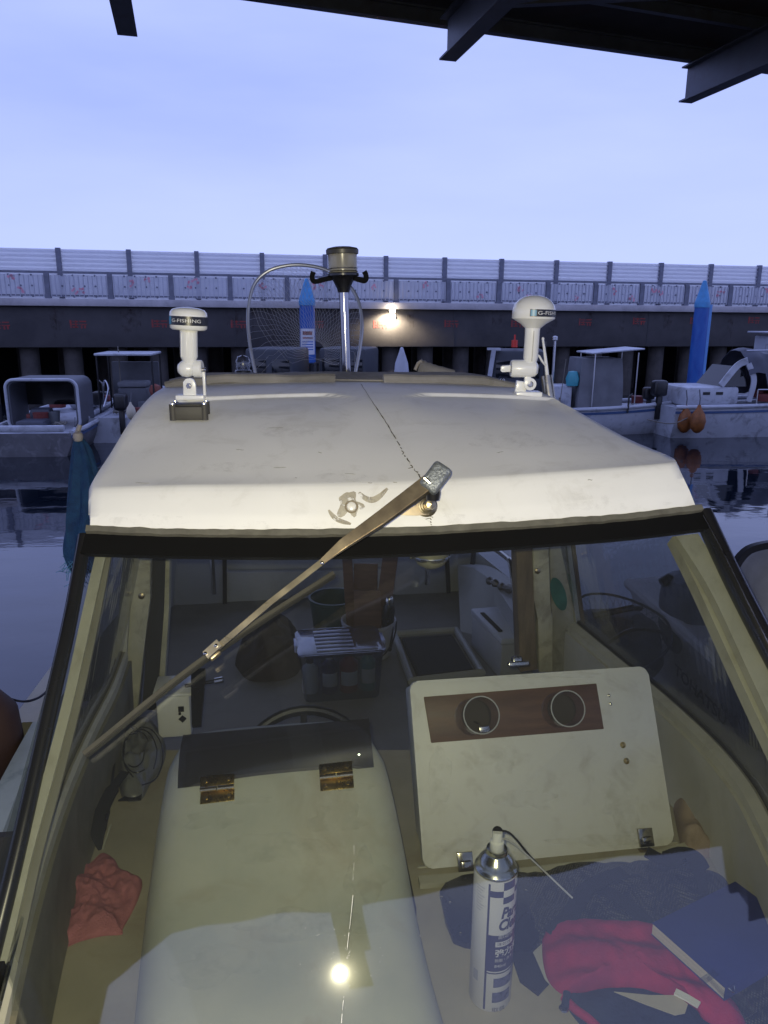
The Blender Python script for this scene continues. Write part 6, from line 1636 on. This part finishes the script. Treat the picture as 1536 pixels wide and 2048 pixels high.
q = MB(); q.strip(bez([zr(250, 1545, SZ + .08), zr(225, 1580, SZ + .07), zr(204, 1625, SZ + .05), zr(196, 1665, SZ + .03), zr(200, 1700, SZ + .01)], 6), [.018] * 6 + [.028] * 6 + [.034] * 6 + [.03 - .004 * k for k in range(7)], .004, (0, -.4, 1)); obj('webbing', q, strapm, t, world=True)
q = MB(); q.strip([zr(212, 1680, SZ + .01), zr(205, 1700, SZ + .005), zr(222, 1650, SZ + .02)], .004, .002, (0, 0, 1)); obj('pale_string', q, M('pale_string', (.4, .4, .34), rough=.8), t, world=True)
q = MB(); q.raw([zr(x, y, SZ + .01) for x, y in ((236, 1600), (282, 1598), (285, 1578), (262, 1585))], [(0, 1, 2, 3)]).solid(.004); obj('buckle', q, blackgloss, t, world=True)

# ================================================================== THINGS ON THE AFT DECK
cl = zr(603, 1410, ZD); crp = zr(768, 1397, ZD)
bm_ = frame((cl + crp) / 2, crp - cl, BA); Wc = (crp - cl).length; Dc = .25; Hc = .215
if (bm_.to_3x3() @ Vector((0, 0, 1))).z < 0: bm_ = bm_ @ RX(180)
bm_ = bm_ @ T(0, Dc / 2, 0)
t = thing('storage_box', 'clear plastic storage box with ribbed lid, full of bottles, on the aft deck', 'box', bm_)
tub = glass_mat('tub_plastic', (.80, .84, .92), base=.05, haze=.10, haze_rough=.3)
rws = []
for z, f in ((0, .90), (.01, .92), (Hc - .01, 1.0)):
    rws.append([Vector((x * f, y * f, z)) for x, y in rr(Wc, Dc, .03)])
q = MB(); q.grid(rws, close=True); q.raw(rws[0], [tuple(range(len(rws[0])))]); q.solid(.002); obj('tub', q, tub, t)
lidm = M('lid_pale_plastic', (.34, .38, .62), rough=.16, var=.1, coat=.6)
q = MB(); q.prism(rr(Wc + .02, Dc + .02, .035), .012, T(0, 0, Hc - .012), bev=.003); ld = obj('lid', q, glass_mat('lid_plastic', (.45, .47, .62), base=.11, haze=.2, haze_rough=.2), t)
for k in range(6):
    q = MB(); q.box(Wc * .46, .016, .005, T(.01 - Wc * .1, -Dc * .38 + k * Dc * .15, Hc + .0025), bev=.0015); obj('rib', q, lidm, ld)
q = MB(); q.box(Wc * .3, .016, .006, T(Wc * .28, -Dc * .40, Hc + .0025), bev=.0015); obj('rib', q, lidm, ld)
for sx in (-1, 1):
    q = MB(); q.box(.014, .09, .03, T(sx * (Wc / 2 + .012), 0, Hc - .01), bev=.004); obj('clasp', q, lidm, ld)
bot = thing('bottle', 'navy and white bottle standing inside the clear storage box, left of the red one', 'bottle', bm_ @ T(-.045, -.03, .004), 'bottles inside the storage box')
def bottle(t, r_, h_, mt, cap, lab=None):
    q = MB(); q.lathe([(r_ * .95, 0), (r_, .005), (r_, h_ * .7), (r_ * .45, h_ * .84), (r_ * .4, h_ * .88)], n=20); bo = obj('body', q, mt, t)
    q = MB(); q.lathe([(r_ * .45, h_ * .87), (r_ * .45, h_), (0, h_)], n=16); obj('cap', q, cap, t)
    if lab: q = MB(); q._merge(bend_bm(rect_bm(-r_, r_, h_ * .2, h_ * .55, .0008, 10), r_)); obj('label', q, lab, bo)
tealb = M('teal_bottle', (.02, .20, .20), rough=.35); redb = M('dark_red_bottle', (.22, .015, .02), rough=.4); whb = M('dull_white', (.5, .5, .52), rough=.5)
bottle(bot, .036, .17, navy, whb, whb)
bottle(thing('bottle', 'white bottle with dark cap inside the clear storage box, far left', 'bottle', bm_ @ T(-.125, -.02, .004), 'bottles inside the storage box'), .034, .15, whb, blackgloss)
bottle(thing('bottle', 'dark red and white bottle in the middle of the clear storage box', 'bottle', bm_ @ T(.035, -.03, .004), 'bottles inside the storage box'), .04, .175, redb, redb, whb)
bottle(thing('bottle', 'teal bottle inside the clear storage box, far right', 'bottle', bm_ @ T(.115, -.03, .004), 'bottles inside the storage box'), .033, .18, tealb, tealb, whb)
# white bucket with boards and a flask
bk = zr(737, 1305, ZD)
t = thing('bucket', 'white round bucket holding brown boards and a dark flask, behind the storage box', 'bucket', bk)
q = MB(); rb = .125
q.lathe([(rb * .82, 0), (rb * .84, .01), (rb * .97, .15), (rb * 1.02, .155), (rb * 1.02, .168), (rb * .96, .168), (rb * .95, .15), (rb * .80, .012), (0, .012)], n=40); obj('pail', q, M('bucket_white', (.46, .47, .54), rough=.5, stain=(.2, .2, .2), stain_amt=.3), t)
q = MB(); q.tube([(rb * 1.03 * math.cos(a), -rb * 1.03 * abs(math.sin(a)), .155 - .14 * abs(math.sin(a))) for a in [math.pi * k / 14 for k in range(15)]], .0035, n=6); obj('handle', q, blackgloss, t)
for k, (x, y, w_, h_, ry) in enumerate(((-.075, .02, .045, .50, -3), (-.02, .05, .11, .40, 1), (.045, .03, .07, .50, 7), (.0, -.03, .12, .30, -1))):
    bt = thing('board', ['thin brown board at the left, standing in the white bucket', 'wide dark board at the back of the white bucket', 'brown board leaning right in the white bucket', 'short wide brown board at the front of the white bucket'][k], 'board', Matrix.Translation(bk) @ T(x, y, .02) @ RY(ry), 'brown boards in the bucket')
    q = MB(); q.box(w_, .012, h_, T(0, 0, h_ / 2), bev=.002); obj('plank', q, wood, bt)
t = thing('flask', 'dark flask with steel cap standing in the white bucket, right', 'flask', Matrix.Translation(bk) @ T(.082, -.03, .03) @ RY(3))
q = MB(); q.lathe([(.026, 0), (.028, .005), (.028, .20), (.02, .225)], n=20); obj('body', q, blackgloss, t); q = MB(); q.lathe([(.02, .224), (.02, .25), (.012, .262), (0, .264)], n=16); obj('cap', q, steel, t)
t = thing('green_bucket', 'dark green bucket behind the white bucket, left', 'bucket', zr(672, 1296, ZD) + BA * .12)
q = MB(); q.lathe([(.09, 0), (.115, .2), (.122, .205), (.122, .215), (.11, .215), (.09, .02), (0, .02)], n=32); obj('pail', q, M('dark_green', (.012, .045, .04), rough=.5), t)
browncl = M('brown_cloth', (.045, .030, .018), rough=.95, var=.5, scale=10, bump=.5, bscale=60)
drape('brown_cloth', 'heap of dark brown cloth on the aft deck, left of the storage box', 'cloth',
      [(470, 1330), (490, 1290), (540, 1270), (590, 1275), (605, 1300), (600, 1340), (570, 1360), (500, 1362)], ZD, .17, browncl, prof=1.8, wr=.03, ws=11, seed=20)
# cool box at the starboard side
cbm = Matrix.Translation(zr(1012, 1345, ZD)) @ Matrix.Rotation(YAW + .1, 4, 'Z')
t = thing('cool_box', 'small white cool box with dark lid trim by the right bulwark of the aft deck', 'cool box', cbm)
q = MB(); q.box(.17, .36, .16, T(.03, .12, .08), bev=.012); obj('case', q, M('cooler_white', (.42, .43, .44), rough=.5), t)
q = MB(); q.box(.18, .37, .03, T(.03, .12, .176), bev=.01); obj('lid', q, M('cooler_lid', (.5, .52, .56), rough=.4), t)
q = MB(); q.box(.02, .22, .006, T(-.03, .12, .194), bev=.002); obj('dark_trim', q, blackm, t)

# ================================================================== OUTSIDE, close by
t = thing('brown_buoy', 'rust brown float hanging outside the left side deck, cut by the picture edge', 'float', P(-42, 1476, 2.3))
q = MB(); q.lathe([(0, .17), (.05, .155), (.10, .10), (.125, .0), (.11, -.10), (.06, -.17), (0, -.19)], RY(12), n=32); obj('ball', q, M('rust_brown', (.055, .028, .02), rough=.7, var=.4, scale=9, stain=(.03, .02, .02), stain_scale=6, stain_amt=.6), t)
q = MB(); q.tube(bez([P(-10, 1385, 2.3), P(15, 1396, 2.35), P(48, 1403, 2.4), P(78, 1395, 2.5), P(98, 1378, 2.6)], 6), .004, n=6); t2 = thing('rope', 'thin dark rope sagging from the brown float to the side deck', 'rope', P(48, 1403, 2.4)); obj('line', q, M('dark_rope', (.01, .012, .03), rough=.8), t2, world=True)
# neighbouring boat on the right
nbt = thing('neighbour_boat', 'grey white boat moored close on the right, with black engine covers and lettering', 'boat', B(2.4, 2.8, -CAMZ))
nh = M('neighbour_hull', (.62, .60, .62), rough=.5, var=.15, scale=3, stain=(.14, .14, .15), stain_scale=3, stain_amt=.5)
hs = [(.6, 1.42), (1.2, 1.50), (1.9, 1.58), (2.4, 1.62), (2.9, 1.66), (3.15, 1.67)]
def zg(y): return -1.20 + .02 * (y - 2)
q = MB(); q.grid([[B(x, y, zg(y)), B(x - .015, y, zg(y) - .06), B(x, y, zg(y) - .10), B(x + .02, y, -1.95), B(x + .12, y, -2.5)] for y, x in hs]); obj('hull', q, nh, nbt, world=True)
q = MB(); q.grid([[B(x, y, zg(y)), B(x + .16, y, zg(y) + .01), B(x + .18, y, zg(y) - .05), B(x + .9, y, zg(y) - .12), B(x + 1.6, y, zg(y) - .05)] for y, x in hs]); obj('deck', q, nh, nbt, world=True)
q = MB(); q.tube([B(x - .02, y, zg(y) - .02) for y, x in hs], .03, n=10); obj('gunwale', q, nh, nbt, world=True)
q = MB(); q.strip([B(x + .008, y, -1.64) for y, x in hs], .12, .012, -BR); obj('green_band', q, M('dark_green_stripe', (.03, .20, .15), rough=.5, var=.4, scale=5), nbt, world=True)
q = MB(); q.raw([B(x, y, z) for (y, x, z) in ((3.15, 1.67, zg(3.15)), (3.15, 3.2, zg(3.15)), (3.15, 3.2, -2.5), (3.15, 1.79, -2.5))], [(0, 1, 2, 3)]); obj('transom', q, nh, nbt, world=True)
# lettering along its side
tb = text_bm('TOHATSU', .062, align='CENTER', bold=.002)
tx0 = B(1.60, 2.72, -1.49); dirx = (B(1.50, 1.9, 0) - B(1.58, 2.8, 0)); dirx.z = 0; dirx.normalize()
mt = Matrix((dirx, Vector((0, 0, 1)), dirx.cross(Vector((0, 0, 1))))).transposed().to_4x4(); mt.translation = B(1.592, 2.42, -1.385)
q = MB(); q._merge(tb, mt @ Matrix.Diagonal((1.5, 1, 1, 1))); obj('lettering', q, M('faded_black_print', (.14, .14, .15), rough=.6), nbt, world=True)
# engine covers
cover = M('engine_cover_cloth', (.15, .16, .20), rough=.5, var=.4, scale=6, bump=.4, bscale=14)
def cowlmesh(px, py, D_, w_, h_, d_, yaw):
    g = P(px, py, D_); m = Matrix.Translation(g) @ Matrix.Rotation(yaw, 4, 'Z'); q = MB(); rws = []
    for i in range(12):
        u = i / 11; z = (u - .5) * h_; f = (1 - abs(2 * u - 1) ** 4 * .35) * (.9 + .1 * u)
        if u == 1: f *= .7
        rws.append([m @ Vector((x * f, y * f + .02 * math.sin(u * 3), z)) for x, y in rr(w_, d_, min(w_, d_) * .42, 7)])
    q.grid(rws, close=True); q.raw(rws[-1], [tuple(range(len(rws[0])))]); q.raw(rws[0], [tuple(range(len(rws[0])))]); return q
e1 = obj('engine_cover', cowlmesh(1392, 1228, 3.15, .26, .36, .30, YAW), cover, nbt, world=True)
q = MB(); q.tube([P(1322, 1166, 3.15), P(1336, 1158, 3.15), P(1354, 1166, 3.15)], [.02, .026, .02], n=10); q.tube([P(1368, 1152, 3.2), P(1400, 1150, 3.2)], .022, n=10); obj('cover_lug', q, cowl, nbt, world=True)
e2 = obj('engine_cover', cowlmesh(1572, 1290, 2.35, .36, .64, .40, YAW), cover, nbt, world=True)
q = MB(); q.strip(bez([P(1470, 1140, 2.2), P(1500, 1105, 2.2), P(1560, 1092, 2.2)], 6), .02, .02, (0, 0, 1)); obj('cover_band', q, cowl, nbt, world=True)
q = MB(); q.box(.45, .5, .14, Matrix.Translation(B(2.02, 2.55, -1.30)) @ Matrix.Rotation(YAW, 4, 'Z'), bev=.03); obj('engine_well', q, nh, nbt, world=True)
# second landing net on it
D = 2.95
t = thing('landing_net', 'landing net with thin hoop lying over gear on the boat moored to the right', 'landing net', P(1240, 1240, D))
hp2 = [(1152, 1205), (1172, 1190), (1210, 1188), (1255, 1198), (1300, 1218), (1335, 1245), (1340, 1290), (1300, 1330), (1240, 1345), (1190, 1320), (1165, 1270), (1152, 1205)]
rg = bez([P(x, y, D + (y - 1190) * -.001) for x, y in hp2], 6)
q = MB(); q.tube(rg, .005, n=8); obj('hoop', q, M('dark_hoop', (.04, .045, .06), rough=.5), t, world=True)
q = MB(); c = P(1250, 1275, D + .1); L_ = len(rg)
for k in range(34):
    for sg in (1, -1):
        pts = []
        for j in range(9):
            a = rg[int((k / 34 + sg * j * .02) % 1 * (L_ - 1))]; p = a.lerp(c, j / 9); p.z -= .06 * math.sin(math.pi * j / 9); pts.append(p)
        if all((a - b_).length < .14 for a, b_ in zip(pts, pts[1:])): q.tube(pts, .0009, n=3, cap=False)
obj('mesh', q, M('dull_net', (.14, .15, .18), rough=.8), t, world=True, kind='stuff')
# gear heap under the net
gx = P(1235, 1290, 3.2)
t = thing('gear_bag', 'grey gear bag with straps lying under the net on the neighbouring boat', 'bag', gx)
q = MB(); q.box(.34, .32, .26, Matrix.Rotation(YAW, 4, 'Z'), bev=.09, seg=4)
for v in q.bm.verts: v.co += Vector((noise.noise(v.co * 9), noise.noise(v.co * 9 + Vector((3, 0, 0))), noise.noise(v.co * 9 + Vector((0, 7, 0))))) * .03
obj('bag', q, M('grey_bag', (.09, .10, .13), rough=.7, var=.3, scale=6, bump=.4, bscale=20), t)
q = MB(); q.tube(bez([(-.14, -.17, .05), (-.02, -.19, .15), (.12, -.16, .13)], 6), .008, n=6); q.tube([(-.12, -.02, .14), (.05, .0, .17), (.1, .05, .15)], .014, n=8); obj('strap', q, cowl, t)

# wiper streak with lamp glare painted white, and specks, outside on the windscreen
glarespeckm = M('glare_and_specks', (.75, .75, .72), rough=.6)
random.seed(21)
q = MB()
for (pts, w_) in (([(706, 1790), (702, 1830), (698, 1865), (694, 1900)], .0006), ([(688, 1992), (685, 2020), (682, 2060)], .0007), ([(708, 1690), (708, 1725), (706, 1760)], .00025)):
    B_ = bez([G(x, y, .0037) for x, y in pts], 5)
    for a, b_ in zip(B_, B_[1:]):
        if random.random() < .85: q.strip([a, b_], w_ * random.uniform(.6, 1.3), .0001, GN)
bobj('glare_streak', q, glarespeckm, kind='stuff')
q = MB()
for k in range(55):
    a = random.uniform(0, 6.28); r = abs(random.gauss(0, 60)); x = 695 + r * math.cos(a); y = 1915 + r * 1.1 * math.sin(a)
    q.cyl(random.uniform(.0002, .0005), .0001, Matrix.Translation(G(x, y, .0037)) @ GN.to_track_quat('Z', 'Y').to_matrix().to_4x4(), n=6)
bobj('dried_specks', q, glarespeckm, kind='stuff')

for (px_, py_, rx, ry, sd) in ((420, 1640, 60, 20, 2.2), (560, 1700, 110, 34, 3.1), (680, 1640, 60, 26, 5.7), (380, 1800, 70, 40, 7.7), (600, 1850, 120, 30, 1.4), (740, 1760, 40, 50, 9.3), (450, 1930, 90, 40, 4.4), (480, 1600, 50, 9, 6.1), (700, 1575, 40, 8, 8.2)):
    PTS = [on_obj(hd, x, y) for x, y in ragged(px_, py_, rx, ry, sd, am=.35)]
    if all(PTS):
        c_ = on_obj(hd, px_, py_); n_ = len(PTS); q = MB()
        rws = []
        for f in (0.0, .4, .75, 1.0):
            rw = []
            for (x, y) in ragged(px_, py_, rx, ry, sd, am=.35):
                h = on_obj(hd, px_ + (x - px_) * f, py_ + (y - py_) * f); rw.append(h[0] + h[1] * .0009)
            rws.append(rw)
        q.grid(rws, close=True); bobj('grime_patch', q, grime, hd)
for (px_, py_, rx, ry, sd) in ((1010, 1520, 26, 26, 2.0), (1060, 1600, 60, 20, 3.0), (1240, 1620, 40, 40, 4.0), (930, 1690, 50, 14, 5.0), (1190, 1680, 80, 12, 6.0), (880, 1560, 22, 60, 7.0), (1090, 1350, 90, 8, 8.0)):
    q = MB(); vv = [pp(x, y, .0004) for x, y in ragged(px_, py_, rx, ry, sd, am=.35)]
    q.raw(vv, [tuple(range(len(vv)))]); obj('grime_patch', q, grime, fp)
